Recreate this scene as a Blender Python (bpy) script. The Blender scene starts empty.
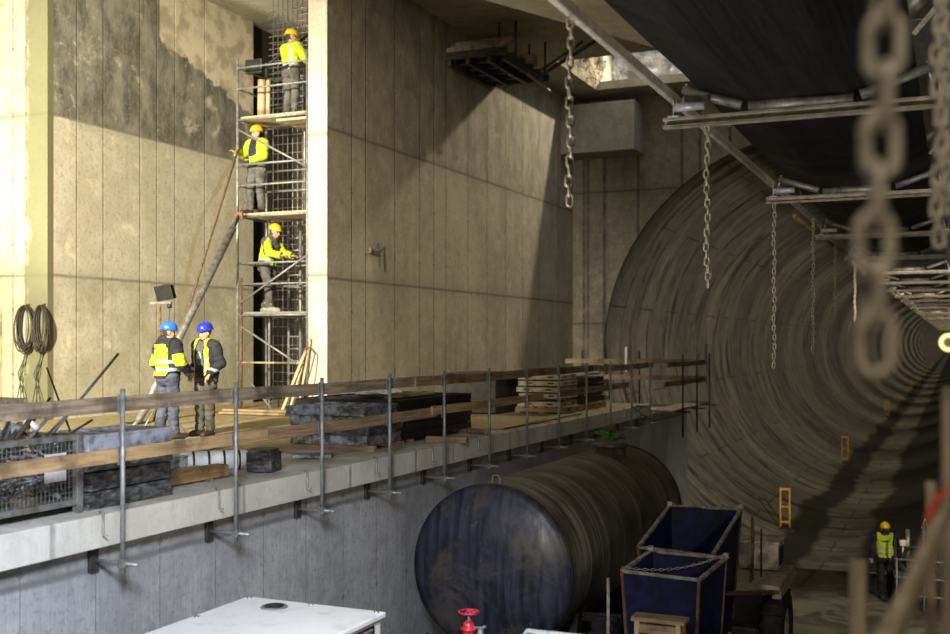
import bpy, bmesh, math, random
from mathutils import Vector, Matrix, noise
random.seed(7)
S = bpy.context.scene
C = S.collection
PI = math.pi
A = math.radians(23.77); SA = math.sin(A); CA = math.cos(A); F = 1090.0

# ---- survey of the photograph: a bearing (pixel column) and a distance give a place in the hall
def ray(px):
    u = (px - 475) / F
    return (-SA + u * CA, CA + u * SA)
def atX(px, X):
    r = ray(px); d = X / r[0]; return r[1] * d
def atY(px, Y):
    r = ray(px); d = Y / r[1]; return r[0] * d
def P(px, py, d):
    r = ray(px); return Vector((r[0] * d, r[1] * d, (342 - py) / F * d))
def V(*a): return Vector(a)

# ---------------------------------------------------------------- mesh helpers
class MB:
    def __init__(s): s.bm = bmesh.new()
    def box(s, c, size, rz=0, M=None):
        m = Matrix.Translation(Vector(c)) @ (M if M else Matrix.Rotation(rz, 4, 'Z')) @ Matrix.Diagonal((size[0], size[1], size[2], 1))
        bmesh.ops.create_cube(s.bm, size=1, matrix=m); return s
    def bx(s, x0, x1, y0, y1, z0, z1):
        return s.box(((x0+x1)/2, (y0+y1)/2, (z0+z1)/2), (abs(x1-x0), abs(y1-y0), abs(z1-z0)))
    def bar(s, p0, p1, w, h, up=(0, 0, 1)):
        p0 = Vector(p0); p1 = Vector(p1); d = p1 - p0; L = d.length; y = d.normalized()
        u = Vector(up)
        if abs(u.dot(y)) > .98: u = Vector((1, 0, 0))
        x = y.cross(u).normalized(); z = x.cross(y)
        M = Matrix((x, y, z)).transposed().to_4x4()
        return s.box((p0+p1)/2, (w, L, h), M=M)
    def path(s, pts, r, seg=8, caps=True, closed=False):
        pts = [Vector(p) for p in pts]; n = len(pts)
        rr = r if isinstance(r, (list, tuple)) else [r] * n
        rings = []; prev = None
        for i, p in enumerate(pts):
            if closed: t = pts[(i+1) % n] - pts[i-1]
            else: t = pts[min(i+1, n-1)] - pts[max(i-1, 0)]
            t.normalize()
            if prev is None:
                a = Vector((0, 0, 1)) if abs(t.z) < .9 else Vector((1, 0, 0))
                x = t.cross(a).normalized()
            else:
                x = (prev - t * prev.dot(t)).normalized()
            prev = x; y = t.cross(x)
            rings.append([s.bm.verts.new(p + (x*math.cos(2*PI*k/seg) + y*math.sin(2*PI*k/seg)) * rr[i]) for k in range(seg)])
        m = n if closed else n - 1
        for i in range(m):
            a = rings[i]; b = rings[(i+1) % n]
            for k in range(seg):
                f = s.bm.faces.new((a[k], a[(k+1) % seg], b[(k+1) % seg], b[k])); f.smooth = True
        if caps and not closed:
            s.bm.faces.new(rings[0][::-1]); s.bm.faces.new(rings[-1])
        return s
    def tube(s, p0, p1, r, seg=12): return s.path([p0, p1], r, seg)
    def lathe(s, prof, seg=32, M=None, smooth=True):
        M = M or Matrix.Identity(4)
        rings = []
        for (r, z) in prof:
            if r < 1e-5: rings.append([s.bm.verts.new(M @ Vector((0, 0, z)))])
            else: rings.append([s.bm.verts.new(M @ Vector((r*math.cos(2*PI*k/seg), r*math.sin(2*PI*k/seg), z))) for k in range(seg)])
        for a, b in zip(rings, rings[1:]):
            for k in range(seg):
                k2 = (k+1) % seg
                if len(a) == 1 and len(b) == 1: continue
                if len(a) == 1: f = s.bm.faces.new((a[0], b[k2], b[k]))
                elif len(b) == 1: f = s.bm.faces.new((a[k], a[k2], b[0]))
                else: f = s.bm.faces.new((a[k], a[k2], b[k2], b[k]))
                f.smooth = smooth
        return s
    def prism(s, poly, z0, z1, M=None):
        M = M or Matrix.Identity(4)
        a = [s.bm.verts.new(M @ Vector((p[0], p[1], z0))) for p in poly]
        b = [s.bm.verts.new(M @ Vector((p[0], p[1], z1))) for p in poly]
        n = len(poly)
        s.bm.faces.new(a[::-1]); s.bm.faces.new(b)
        for i in range(n): s.bm.faces.new((a[i], a[(i+1) % n], b[(i+1) % n], b[i]))
        return s
    def loft(s, sections, smooth=False, caps=True):
        rings = [[s.bm.verts.new(Vector(p)) for p in q] for q in sections]
        n = len(rings[0])
        for a, b in zip(rings, rings[1:]):
            for k in range(n):
                f = s.bm.faces.new((a[k], a[(k+1) % n], b[(k+1) % n], b[k])); f.smooth = smooth
        if caps: s.bm.faces.new(rings[0][::-1]); s.bm.faces.new(rings[-1])
        return s
    def build(s, name, mat, parent=None, bevel=0, rough=0, rs=3.0):
        bmesh.ops.recalc_face_normals(s.bm, faces=s.bm.faces)
        if rough:
            for v in s.bm.verts:
                v.co += noise.noise_vector(v.co * rs) * rough
        if parent is not None and parent.parent is None: off = parent.location
        elif parent is not None: off = parent.parent.location + parent.location
        else: off = None
        if off is not None: bmesh.ops.translate(s.bm, verts=s.bm.verts, vec=-Vector(off))
        me = bpy.data.meshes.new(name); s.bm.to_mesh(me); s.bm.free()
        for m in (mat if isinstance(mat, (list, tuple)) else [mat]): me.materials.append(m)
        o = bpy.data.objects.new(name, me); C.objects.link(o)
        if parent is not None: o.parent = parent
        if bevel:
            b = o.modifiers.new('bevel', 'BEVEL'); b.width = bevel; b.segments = 2; b.limit_method = 'ANGLE'
        return o

def tag(o, label, cat, group=None, kind=None):
    o['label'] = label; o['category'] = cat
    if group: o['group'] = group
    if kind: o['kind'] = kind
    return o
def thing(name, label, cat, loc=(0, 0, 0), group=None, rz=0):
    o = bpy.data.objects.new(name, None); C.objects.link(o)
    o.location = Vector(loc); o.rotation_euler[2] = rz; o.empty_display_size = .1
    return tag(o, label, cat, group)
def struct(name, mb, mat, **k):
    o = mb.build(name, mat, **k); o['kind'] = 'structure'; return o
def dup(root, loc, rz=None, label=None, group=None):
    r = root.copy(); C.objects.link(r); r.location = Vector(loc)
    if rz is not None: r.rotation_euler[2] = rz
    if label: r['label'] = label
    if group: r['group'] = group
    for ch in list(root.children):
        c = ch.copy(); C.objects.link(c); c.parent = r
        for g in list(ch.children):
            d = g.copy(); C.objects.link(d); d.parent = c
    return r

# ---------------------------------------------------------------- materials
class N:
    def __init__(s, name):
        s.m = bpy.data.materials.new(name); s.m.use_nodes = True
        s.t = s.m.node_tree; s.t.nodes.clear()
        s.out = s.t.nodes.new('ShaderNodeOutputMaterial'); s.b = s.t.nodes.new('ShaderNodeBsdfPrincipled')
        s.t.links.new(s.b.outputs[0], s.out.inputs[0])
        s.tc = s.t.nodes.new('ShaderNodeTexCoord')
    def n(s, ty, **k):
        x = s.t.nodes.new(ty)
        for a, b in k.items(): setattr(x, a, b)
        return x
    def put(s, sock, v):
        if v is None: return
        if isinstance(v, bpy.types.NodeSocket): s.t.links.new(v, sock)
        else:
            if hasattr(sock.default_value, '__len__') and len(sock.default_value) == 4 and len(v) == 3: v = (*v, 1)
            sock.default_value = v
    def math(s, op, a, b=None, clamp=False):
        x = s.n('ShaderNodeMath', operation=op); x.use_clamp = clamp
        s.put(x.inputs[0], a); s.put(x.inputs[1], b); return x.outputs[0]
    def noise(s, scale, detail=4, rough=.55, vec=None, stretch=None, dist=0):
        v = vec or s.tc.outputs['Object']
        if stretch:
            mp = s.n('ShaderNodeMapping'); s.put(mp.inputs[0], v); mp.inputs['Scale'].default_value = stretch; v = mp.outputs[0]
        x = s.n('ShaderNodeTexNoise'); s.put(x.inputs['Vector'], v)
        x.inputs['Scale'].default_value = scale; x.inputs['Detail'].default_value = detail; x.inputs['Roughness'].default_value = rough
        x.inputs['Distortion'].default_value = dist
        return x.outputs['Fac']
    def ramp(s, fac, a, b, lo=0., hi=1.):
        x = s.n('ShaderNodeMapRange'); x.interpolation_type = 'SMOOTHSTEP'
        s.put(x.inputs[0], fac); x.inputs[1].default_value = a; x.inputs[2].default_value = b
        x.inputs[3].default_value = lo; x.inputs[4].default_value = hi; return x.outputs[0]
    def mix(s, f, a, b, mode='MIX'):
        x = s.n('ShaderNodeMix', data_type='RGBA', blend_type=mode)
        s.put(x.inputs[0], f); s.put(x.inputs[6], a); s.put(x.inputs[7], b); return x.outputs[2]
    def xyz(s):
        x = s.n('ShaderNodeSeparateXYZ'); s.put(x.inputs[0], s.tc.outputs['Object']); return x.outputs
    def done(s, col, rough=.8, metal=0, bump=None, bs=.3, bd=.02, spec=None):
        s.put(s.b.inputs['Base Color'], col); s.put(s.b.inputs['Roughness'], rough); s.put(s.b.inputs['Metallic'], metal)
        if spec is not None: s.b.inputs['Specular IOR Level'].default_value = spec
        if bump is not None:
            x = s.n('ShaderNodeBump'); x.inputs['Strength'].default_value = bs; x.inputs['Distance'].default_value = bd
            s.put(x.inputs['Height'], bump); s.put(s.b.inputs['Normal'], x.outputs[0])
        return s.m

def simple(name, c, c2=None, scale=6, rough=.7, metal=0, bs=.25, bd=.01, lo=.35, hi=.65, stretch=None, spec=None):
    k = N(name); f = k.noise(scale, 6, .6, stretch=stretch)
    c2 = c2 or tuple(x * .7 for x in c)
    fine = k.noise(scale * 6, 3, .5)
    col = k.mix(k.ramp(f, lo, hi), c2, c)
    return k.done(col, rough=k.ramp(fine, .3, .7, rough - .08, min(1, rough + .08)), metal=metal, bump=fine, bs=bs, bd=bd, spec=spec)

def concrete(name, c, c2, axis=1, seams=(), joints=(), upper=None, hseam=.012, patch=None, wet=None, board=.12, seamk=.8, mott=.5):
    """cast concrete: formwork seams with tie holes, pour joints, cloudy stains"""
    k = N(name); x, y, z = k.xyz(); a = (x, y)[axis]
    st = (1, 1, .35)
    big = k.noise(.55, 5, .62, stretch=st, dist=.6)
    mid = k.noise(3.2, 6, .65)
    fine = k.noise(38, 3, .6)
    grain = k.noise(9, 3, .6, stretch=((1, 6, .25) if axis == 1 else (6, 1, .25)))
    f = k.math('ADD', k.math('MULTIPLY', big, .6), k.math('MULTIPLY', mid, .4))
    col = k.mix(k.ramp(f, .38, .62), c2, c)
    if upper:
        edge = k.math('ADD', z, k.math('MULTIPLY', k.math('SUBTRACT', mid, .5), .5))
        drip = k.noise(1.3, 7, .72, stretch=(1, 1.5, .75))
        uc = k.mix(k.ramp(drip, .36, .66), upper[1], upper[2])
        col = k.mix(k.ramp(z, upper[0] - .03, upper[0] + .03), col, uc)
    col = k.mix(k.ramp(grain, .3, .75, 0, board), col, tuple(q * .55 for q in c2))
    col = k.mix(k.ramp(fine, .62, .8, 0, .35), col, tuple(q * .4 for q in c2))
    run = k.noise(2.2, 5, .6, stretch=((1, 4, .12) if axis == 1 else (4, 1, .12)))
    col = k.mix(k.ramp(run, .58, .8, 0, .45), col, tuple(q * .5 for q in c2))
    sp = k.noise(14, 5, .75)
    col = k.mix(k.ramp(sp, .50, .66, 0, mott), col, tuple(q * .55 for q in c2))
    col = k.mix(k.ramp(k.noise(1.7, 6, .75, dist=.4), .54, .72, 0, mott), col, tuple(min(1, q * 1.28) for q in c))
    d = None
    for q in seams:
        t = k.math('ABSOLUTE', k.math('SUBTRACT', a, q)); d = t if d is None else k.math('MINIMUM', d, t)
    hgt = fine
    if d is not None:
        wob = k.ramp(k.noise(5, 4), .3, .7, .5, 1.)
        line = k.math('MULTIPLY', k.ramp(d, hseam * .5, hseam * 2.4, 1, 0), wob)
        zz = k.math('ABSOLUTE', k.math('SUBTRACT', k.math('FRACT', k.math('DIVIDE', k.math('ADD', z, 20), 1.25)), .5))
        hole = k.ramp(k.math('ADD', k.math('MULTIPLY', d, 1), k.math('MULTIPLY', zz, 1.25)), .035, .05, 1, 0)
        dk = k.math('MAXIMUM', line, hole)
        col = k.mix(k.math('MULTIPLY', dk, seamk), col, tuple(q * .22 for q in c2))
        hgt = k.math('SUBTRACT', fine, k.math('MULTIPLY', dk, 2))
    e = None
    for q in joints:
        zw = k.math('ADD', z, k.math('MULTIPLY', mid, .05))
        t = k.math('ABSOLUTE', k.math('SUBTRACT', zw, q + .025)); e = t if e is None else k.math('MINIMUM', e, t)
    if e is not None:
        col = k.mix(k.math('MULTIPLY', k.ramp(e, .008, .05, 1, 0), .7), col, tuple(q * .3 for q in c2))
        col = k.mix(k.math('MULTIPLY', k.ramp(e, .05, .3, 1, 0), k.ramp(mid, .4, .65, 0, .5)), col, tuple(q * .55 for q in c2))
    if patch: col = patch(k, col, x, y, z, mid)
    return k.done(col, rough=.88, bump=hgt, bs=.35, bd=.012, spec=.3)

WARM = (.56, .52, .40); WARM2 = (.37, .34, .255)
lw_seams = [atX(q, -15.7) for q in (77, 103.5, 140, 157, 175, 205)]
def lw_patch(k, col, x, y, z, mid):
    # torn render patch with pale plaster near the top right of this wall, and a rusty run-off below it
    m = k.math('MULTIPLY', k.ramp(y, 18.75, 18.8), k.ramp(k.math('ADD', k.math('ADD', z, k.math('MULTIPLY', mid, .9)), k.math('MULTIPLY', y, .32)), 13.02, 13.06))
    pl = k.mix(k.ramp(k.noise(2.5, 5), .4, .6), (.40, .34, .24), (.62, .55, .41))
    col = k.mix(m, col, pl)
    r1 = k.math('ABSOLUTE', k.math('SUBTRACT', k.math('ADD', y, k.math('MULTIPLY', k.noise(.9, 3), .8)), k.math('ADD', k.math('MULTIPLY', k.math('POWER', k.math('MAXIMUM', k.math('SUBTRACT', z, .3), 0), 2), .12), 19.9)))
    rm = k.math('MULTIPLY', k.ramp(r1, .06, .12, 1, 0), k.ramp(z, 4.2, 4.3, 1, 0))
    rm = k.math('MULTIPLY', rm, k.ramp(z, .2, 1.0))
    col = k.mix(k.math('MULTIPLY', rm, .45), col, (.40, .29, .11))
    dirt = k.math('MULTIPLY', k.ramp(z, 1.1, 1.4, 1, 0), k.ramp(k.noise(1.1, 5, .7), .35, .6, .05, .45))
    return k.mix(dirt, col, (.25, .23, .13))
M = {}
M['lw'] = concrete('concrete_left', (.62, .58, .46), (.47, .43, .32), 1, lw_seams, (4.33, 1.27), upper=(4.33, (.085, .082, .068), (.27, .26, .215)), patch=lw_patch, seamk=.45, mott=.6)
def fw_patch(k, col, x, y, z, mid):
    e = k.math('ADD', x, k.math('MULTIPLY', k.noise(1.1, 6, .7), .9))
    return k.mix(k.math('MULTIPLY', k.ramp(e, -15.9, -15.7), .9), col, (.13, .13, .07))
M['fw'] = concrete('concrete_front', (.44, .43, .31), (.34, .33, .22), 0, [atY(q, 15.75) for q in (19, 32, -20, -60)], (4.33, 1.27), patch=fw_patch)
rw_seams = [atX(q, -11.57) for q in (352, 366, 395, 420, 434, 446, 468, 487, 505.5, 522.6, 539, 558)]
M['rw'] = concrete('concrete_long', (.37, .335, .25), (.25, .225, .165), 1, rw_seams, (4.32, 1.29), upper=(4.32, (.20, .18, .135), (.33, .30, .225)), hseam=.014)
M['pillar'] = concrete('concrete_pillar', (.62, .60, .49), (.48, .46, .36), 0, (), (4.2, 1.35), board=.05)
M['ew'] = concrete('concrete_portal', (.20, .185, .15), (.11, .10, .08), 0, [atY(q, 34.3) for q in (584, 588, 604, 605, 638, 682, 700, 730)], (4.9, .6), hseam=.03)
M['niche_shade_conc'] = concrete('concrete_niche', (.045, .04, .032), (.022, .02, .016), 0, (), (1.3,))  # low light of the niche put into a near-black concrete colour
M['ceil'] = concrete('concrete_ceiling', (.42, .38, .29), (.28, .25, .18), 1, [12, 14, 16, 18, 20, 22, 24, 26, 28, 30, 32], ())
M['slab'] = concrete('concrete_slab', (.55, .51, .39), (.40, .37, .27), 1, (), ())
M['fascia'] = concrete('concrete_fascia', (.66, .64, .58), (.52, .49, .43), 1, [4, 6.7, 9.3, 11.45, 13.2, 14.4, 16.6, 18.9, 20.4, 21.9, 23.5], (), hseam=.02, mott=.2, seamk=.5)
M['lowwall'] = concrete('concrete_lower', (.50, .50, .51), (.34, .34, .35), 1, [4 + .84*i for i in range(32)], (-1.97,), upper=(-1.97, (.26, .25, .22), (.42, .40, .36)), hseam=.004, board=.35, seamk=.5)
M['corbel'] = concrete('concrete_corbel', (.30, .285, .24), (.20, .19, .155), 0, (), ())

def ledge_top():
    k = N('dusty_concrete'); x, y, z = k.xyz()
    a = k.noise(.8, 6, .65); b = k.noise(6, 6, .7); c = k.noise(45, 3)
    col = k.mix(k.ramp(a, .4, .6), (.42, .40, .36), (.66, .64, .61))
    sand = k.ramp(k.math('ADD', k.math('MULTIPLY', x, -1), k.math('MULTIPLY', a, 2.5)), 9.3, 10.2)
    sand2 = k.math('MAXIMUM', sand, k.ramp(y, 16.4, 17.2))
    col = k.mix(sand2, col, k.mix(k.ramp(b, .4, .65), (.26, .20, .10), (.42, .34, .18)))
    col = k.mix(k.ramp(b, .58, .68, 0, .7), col, (.12, .11, .09))
    return k.done(col, .9, bump=k.math('ADD', b, k.math('MULTIPLY', c, .4)), bs=.5, bd=.03)
M['ledge'] = ledge_top()
def pit():
    k = N('wet_pit_floor'); a = k.noise(.5, 6, .65, dist=1); b = k.noise(5, 6, .7)
    col = k.mix(k.ramp(a, .4, .62), (.05, .045, .03), (.14, .125, .09))
    col = k.mix(k.ramp(b, .5, .7, 0, .5), col, (.22, .20, .15))
    return k.done(col, k.ramp(a, .4, .6, .35, .85), bump=b, bs=.4, bd=.03)
M['pit'] = pit()
TCX, TCZ, TR = -3.8, -.3, 6.7
def tunnel():
    k = N('tunnel_lining'); x, y, z = k.xyz()
    dx = k.math('SUBTRACT', x, TCX); dz = k.math('SUBTRACT', z, TCZ)
    ang = k.math('ARCTAN2', dx, k.math('MULTIPLY', dz, -1))       # 0 at the bottom, negative to the left
    cv = k.n('ShaderNodeCombineXYZ'); k.put(cv.inputs[0], y); k.put(cv.inputs[1], k.math('MULTIPLY', ang, TR))
    cyl = cv.outputs[0]
    yr = k.math('DIVIDE', y, 1.9)
    idx = k.math('FLOOR', yr)
    wn = k.n('ShaderNodeTexWhiteNoise'); wn.noise_dimensions = '1D'; k.put(wn.inputs['W'], idx)
    ringv = wn.outputs['Value']
    big = k.noise(.35, 5, .6, vec=cyl, stretch=(1, .45, 1)); mid = k.noise(2, 6, .65, vec=cyl)
    col = k.mix(k.ramp(k.math('ADD', k.math('MULTIPLY', big, .6), k.math('MULTIPLY', mid, .4)), .38, .62), (.19, .175, .14), (.33, .31, .25))
    col = k.mix(k.math('MULTIPLY', ringv, .45), col, (.14, .13, .10))
    jd = k.math('ABSOLUTE', k.math('SUBTRACT', k.math('FRACT', yr), .5))
    col = k.mix(k.ramp(jd, .470, .492, 0, .75), col, (.05, .045, .035))
    # staggered segment joints and short scuffs
    sa = k.math('FRACT', k.math('ADD', k.math('MULTIPLY', ang, 7 / (2*PI)), k.math('MULTIPLY', k.math('MODULO', idx, 2), .5)))
    col = k.mix(k.ramp(k.math('ABSOLUTE', k.math('SUBTRACT', sa, .5)), .492, .498, 0, .7), col, (.05, .045, .035))
    tick = k.noise(1.0, 2, .5, vec=cyl, stretch=(9, 1.7, 1))
    col = k.mix(k.ramp(tick, .66, .70, 0, .75), col, (.045, .04, .03))
    streak = k.noise(1.0, 7, .72, vec=cyl, stretch=(1.3, .28, 1), dist=.5)
    low = k.ramp(ang, -1.7, -.9)
    col = k.mix(k.math('MULTIPLY', k.ramp(streak, .47, .62, 0, .9), k.ramp(big, .36, .52)), col, (.05, .045, .035))
    pale = k.noise(1.6, 4, .6, vec=cyl, stretch=(3, .15, 1))
    col = k.mix(k.ramp(pale, .60, .75, 0, .5), col, (.46, .43, .36))
    # muddy tracks on the invert
    an = k.math('ADD', ang, k.math('MULTIPLY', k.math('SUBTRACT', k.noise(.12, 4, .6, vec=cyl, stretch=(1, .4, 1)), .5), .35))
    t1 = k.ramp(k.math('ABSOLUTE', k.math('SUBTRACT', an, -.19)), .06, .11, 1, 0)
    t2 = k.ramp(k.math('ABSOLUTE', k.math('SUBTRACT', an, .37)), .20, .26, 1, 0)
    col = k.mix(k.math('MULTIPLY', k.math('MAXIMUM', t1, t2), .88), col, (.025, .022, .018))
    fs = k.noise(2.4, 4, .6, vec=cyl, stretch=(6, .3, 1))
    col = k.mix(k.ramp(fs, .56, .70, 0, .4), col, (.06, .055, .04))
    sl = k.ramp(k.math('ABSOLUTE', k.math('SUBTRACT', k.math('FRACT', k.math('DIVIDE', y, 1.3)), .5)), .2, .3)
    return k.done(col, .85, bump=k.math('SUBTRACT', mid, k.ramp(jd, .47, .49)), bs=.35, bd=.02, spec=.35)
M['tunnel'] = tunnel()
def wood(name, c, c2, ax=1, sc=1.0):
    k = N(name); st = [14, 14, 14]; st[ax] = .9
    g = k.noise(1.6 * sc, 6, .65, stretch=tuple(st)); b = k.noise(2.2, 5, .6)
    col = k.mix(k.ramp(g, .35, .65), c2, c)
    col = k.mix(k.ramp(b, .5, .68, 0, .75), col, tuple(q * .35 for q in c2))
    return k.done(col, .8, bump=g, bs=.4, bd=.006)
M['plank'] = wood('plank_wood', (.34, .23, .13), (.18, .12, .065))
M['plank_new'] = wood('plank_wood_pale', (.46, .30, .15), (.27, .17, .08))
M['plank_grey'] = wood('plank_wood_grey', (.33, .25, .17), (.15, .11, .07))
M['timber'] = wood('timber_pale', (.52, .42, .26), (.34, .26, .15), ax=2)
M['timber_x'] = wood('timber_cross', (.35, .25, .14), (.20, .14, .08), ax=0)
M['wood_fg'] = wood('timber_weathered', (.36, .31, .24), (.22, .18, .13), ax=2)
M['ply'] = simple('plywood', (.42, .32, .17), (.28, .21, .11), 3, .8)
M['galv'] = simple('galvanised_steel', (.30, .31, .31), (.19, .195, .19), 12, .5, .4)
M['galv_dull'] = simple('dull_galvanised', (.36, .36, .34), (.20, .19, .17), 10, .5, .6)
M['rust'] = simple('rusty_steel', (.22, .13, .07), (.10, .06, .035), 14, .8, .4)
M['chain'] = simple('chain_steel', (.52, .48, .40), (.34, .30, .24), 20, .45, .25)
M['dsteel'] = simple('dark_steel', (.06, .055, .05), (.025, .023, .02), 8, .6, .4)
M['beamst'] = simple('dusty_beam_steel', (.50, .45, .35), (.30, .26, .19), 9, .6, .15)
M['stringer'] = simple('stringer_paint', (.66, .63, .55), (.46, .43, .36), 8, .5, .1)
M['alu'] = simple('painted_light_steel', (.62, .66, .74), (.42, .45, .5), 8, .4, .3)
def belt():
    k = N('belt_rubber'); x, y, z = k.xyz()
    g = k.noise(3, 4, .6, stretch=(12, .25, 1)); b = k.noise(1.2, 4)
    col = k.mix(k.ramp(g, .35, .7), (.007, .007, .008), (.018, .018, .021))
    ln = k.ramp(k.math('ABSOLUTE', k.math('SUBTRACT', x, -1.1)), .009, .018, 1, 0)
    col = k.mix(k.math('MULTIPLY', ln, .8), col, (.30, .29, .27))
    return k.done(col, k.ramp(b, .3, .7, .5, .7), bump=g, bs=.15, bd=.004, spec=.25)
M['belt'] = belt()
def tankm(name, c, c2, st, cap=False):
    k = N(name); a = k.noise(2.2, 6, .65, stretch=st); b = k.noise(1.1, 5, .6); f = k.noise(30, 3)
    col = k.mix(k.ramp(a, .36, .66), c2, c)
    col = k.mix(k.ramp(b, .45, .65, 0, .6), col, tuple(q * .45 for q in c2))
    if cap: col = k.mix(k.ramp(k.noise(1.3, 6, .7, dist=.5), .48, .64, 0, .75), col, (.10, .085, .07))
    col = k.mix(k.ramp(k.noise(5, 8, .8, stretch=(1, 1, .5)), .60, .68, 0, .35), col, (.22, .22, .25))
    return k.done(col, k.ramp(a, .3, .7, .32, .55), .25, bump=f, bs=.12, bd=.004)
M['tank'] = tankm('tank_shell_paint', (.38, .33, .26), (.10, .088, .07), (.35, 7, .35))
M['tank_cap'] = tankm('tank_end_paint', (.052, .056, .088), (.018, .020, .036), (5, 1, .5), True)
M['blue'] = simple('blue_skip_paint', (.010, .017, .085), (.004, .006, .025), 5, .5, .1)
M['bluerim'] = simple('worn_rim', (.46, .43, .39), (.18, .165, .16), 9, .6, .3)
M['white'] = simple('white_paint', (.80, .80, .82), (.66, .66, .68), 4, .4, lo=.3, hi=.5)
M['offwhite'] = simple('dirty_white_paint', (.82, .78, .68), (.30, .26, .19), 6, .6)
M['black'] = simple('black_plastic', (.02, .02, .02), (.01, .01, .01), 8, .5)
M['rubber'] = simple('tyre_rubber', (.03, .028, .025), (.012, .011, .01), 9, .85)
M['red'] = simple('red_valve_paint', (.55, .03, .05), (.30, .015, .025), 12, .4)
M['redtape'] = simple('red_barrier_tape', (.70, .10, .06), (.45, .06, .04), 12, .5)
M['yellowp'] = simple('yellow_paint', (.80, .42, .04), (.45, .22, .03), 8, .6)
M['ypipe'] = simple('yellow_hose', (.42, .33, .07), (.20, .15, .04), 6, .6)
M['panel_blk'] = simple('formwork_black', (.15, .15, .155), (.022, .021, .021), 11, .55, lo=.38, hi=.76, stretch=(1, 1, 2.5))
M['panel_top'] = simple('formwork_worn', (.44, .46, .52), (.10, .10, .115), 7, .5, .1, lo=.3, hi=.6)
M['panel_gry'] = simple('formwork_grey', (.34, .36, .40), (.06, .062, .07), 11, .5, .2)
M['panel_dk'] = simple('formwork_dark', (.028, .027, .028), (.010, .010, .010), 5, .55)
M['panel_yel'] = simple('formwork_cream', (.50, .46, .34), (.28, .25, .17), 6, .6)
M['cloth'] = simple('white_sheeting', (.72, .72, .74), (.5, .5, .52), 6, .6)
M['cable'] = simple('black_cable', (.035, .032, .02), (.015, .014, .01), 12, .6)
M['green'] = simple('green_leaf', (.10, .33, .05), (.04, .16, .02), 14, .6)
M['rock'] = simple('broken_rock', (.36, .31, .22), (.15, .125, .08), 2.2, .9, bs=1, bd=.12)
M['rock_grey'] = simple('broken_rock_grey', (.42, .44, .46), (.15, .155, .16), 2.0, .9, bs=1, bd=.12)
M['glass'] = simple('lamp_glass', (.03, .03, .03), (.02, .02, .02), 6, .15)
M['bluesheet'] = simple('pale_blue_sheet', (.48, .56, .70), (.34, .40, .52), 2, .6)

# ---------------------------------------------------------------- the setting
LZ = -1.48; PZ = -6.1; DZ = -4.6; CZ = 7.95
struct('floor', MB().bx(-6.85, 9, -3, 30.3, PZ - 1.2, PZ), M['pit'])
struct('floor_lower', MB().bx(-20, 9, 30.3, 34.6, -7.35, -7.02), M['pit'])
struct('floor_deck', MB().bx(-6.84, -1.95, 2, 17.2, PZ, DZ), M['pit'])
struct('wall_lower', MB().bx(-20, -6.85, 0, 30.3, -7.3, -1.765), M['lowwall'])
struct('floor_ledge', MB().bx(-20, -6.72, 0, 25.6, -1.765, LZ), [M['ledge']])
struct('trim_1', MB().bx(-6.718, -6.68, 0, 25.6, -1.76, LZ + .002), M['fascia'], bevel=.008)
struct('wall_left', MB().bx(-21, -15.7, 15.75, 22.2, LZ, CZ), [M['lw']])
# the face that looks towards the camera, with a doorway at its far end
struct('wall_front', MB().bx(-16.88, -15.70, 15.60, 15.75, LZ, CZ).bx(-21, -17.75, 15.60, 15.75, LZ, CZ).bx(-17.75, -16.88, 15.60, 15.75, .62, CZ), M['fw'])
struct('door_1', MB().bx(-17.72, -16.93, 15.72, 15.748, LZ, .58).bx(-17.4, -16.95, 15.68, 15.72, .1, .16), M['dsteel'])
struct('trim_2', MB().bx(-16.93, -16.86, 15.56, 15.62, LZ, .66).bx(-17.8, -16.93, 15.56, 15.62, .60, .66), M['timber'])
# the niche behind the scaffold
struct('wall_niche', MB().bx(-21, -12.0, 24.3, 24.6, LZ, CZ).bx(-21, -15.9, 22.2, 24.3, LZ, CZ), M['niche_shade_conc'])
struct('wall_right', MB().bx(-12.0, -11.57, 18.9, 34.3, LZ - .28, CZ), M['rw'])
struct('trim_3', MB().bx(-12.01, -11.565, 18.87, 18.9, LZ, CZ), M['pillar'], bevel=.02)
# portal wall with the round opening
def portal(y0, y1, x0, x1, z0, z1, n=96):
    mb = MB(); bm = mb.bm
    angs = sorted(set([2*PI*i/n for i in range(n)] + [math.atan2(z-TCZ, x-TCX) % (2*PI) for x in (x0, x1) for z in (z0, z1)]))
    R = []
    for a in angs:
        c, s = math.cos(a), math.sin(a)
        t = min([q for q in ((x1-TCX)/c if c > 1e-6 else 1e9, (x0-TCX)/c if c < -1e-6 else 1e9, (z1-TCZ)/s if s > 1e-6 else 1e9, (z0-TCZ)/s if s < -1e-6 else 1e9)])
        R.append([bm.verts.new((TCX+TR*c, y0, TCZ+TR*s)), bm.verts.new((TCX+t*c, y0, TCZ+t*s)), bm.verts.new((TCX+t*c, y1, TCZ+t*s)), bm.verts.new((TCX+TR*c, y1, TCZ+TR*s))])
    m = len(R)
    for i in range(m):
        a, b = R[i], R[(i+1) % m]
        for k in range(4): bm.faces.new((a[k], b[k], b[(k+1) % 4], a[(k+1) % 4]))
    return mb
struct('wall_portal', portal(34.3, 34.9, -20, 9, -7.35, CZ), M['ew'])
# corbel under the ceiling at the portal
struct('trim_4', MB().bx(-11.56, atY(634, 33.0), 33.0, 34.3, 6.0, 7.55), M['corbel'], bevel=.02)
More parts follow.
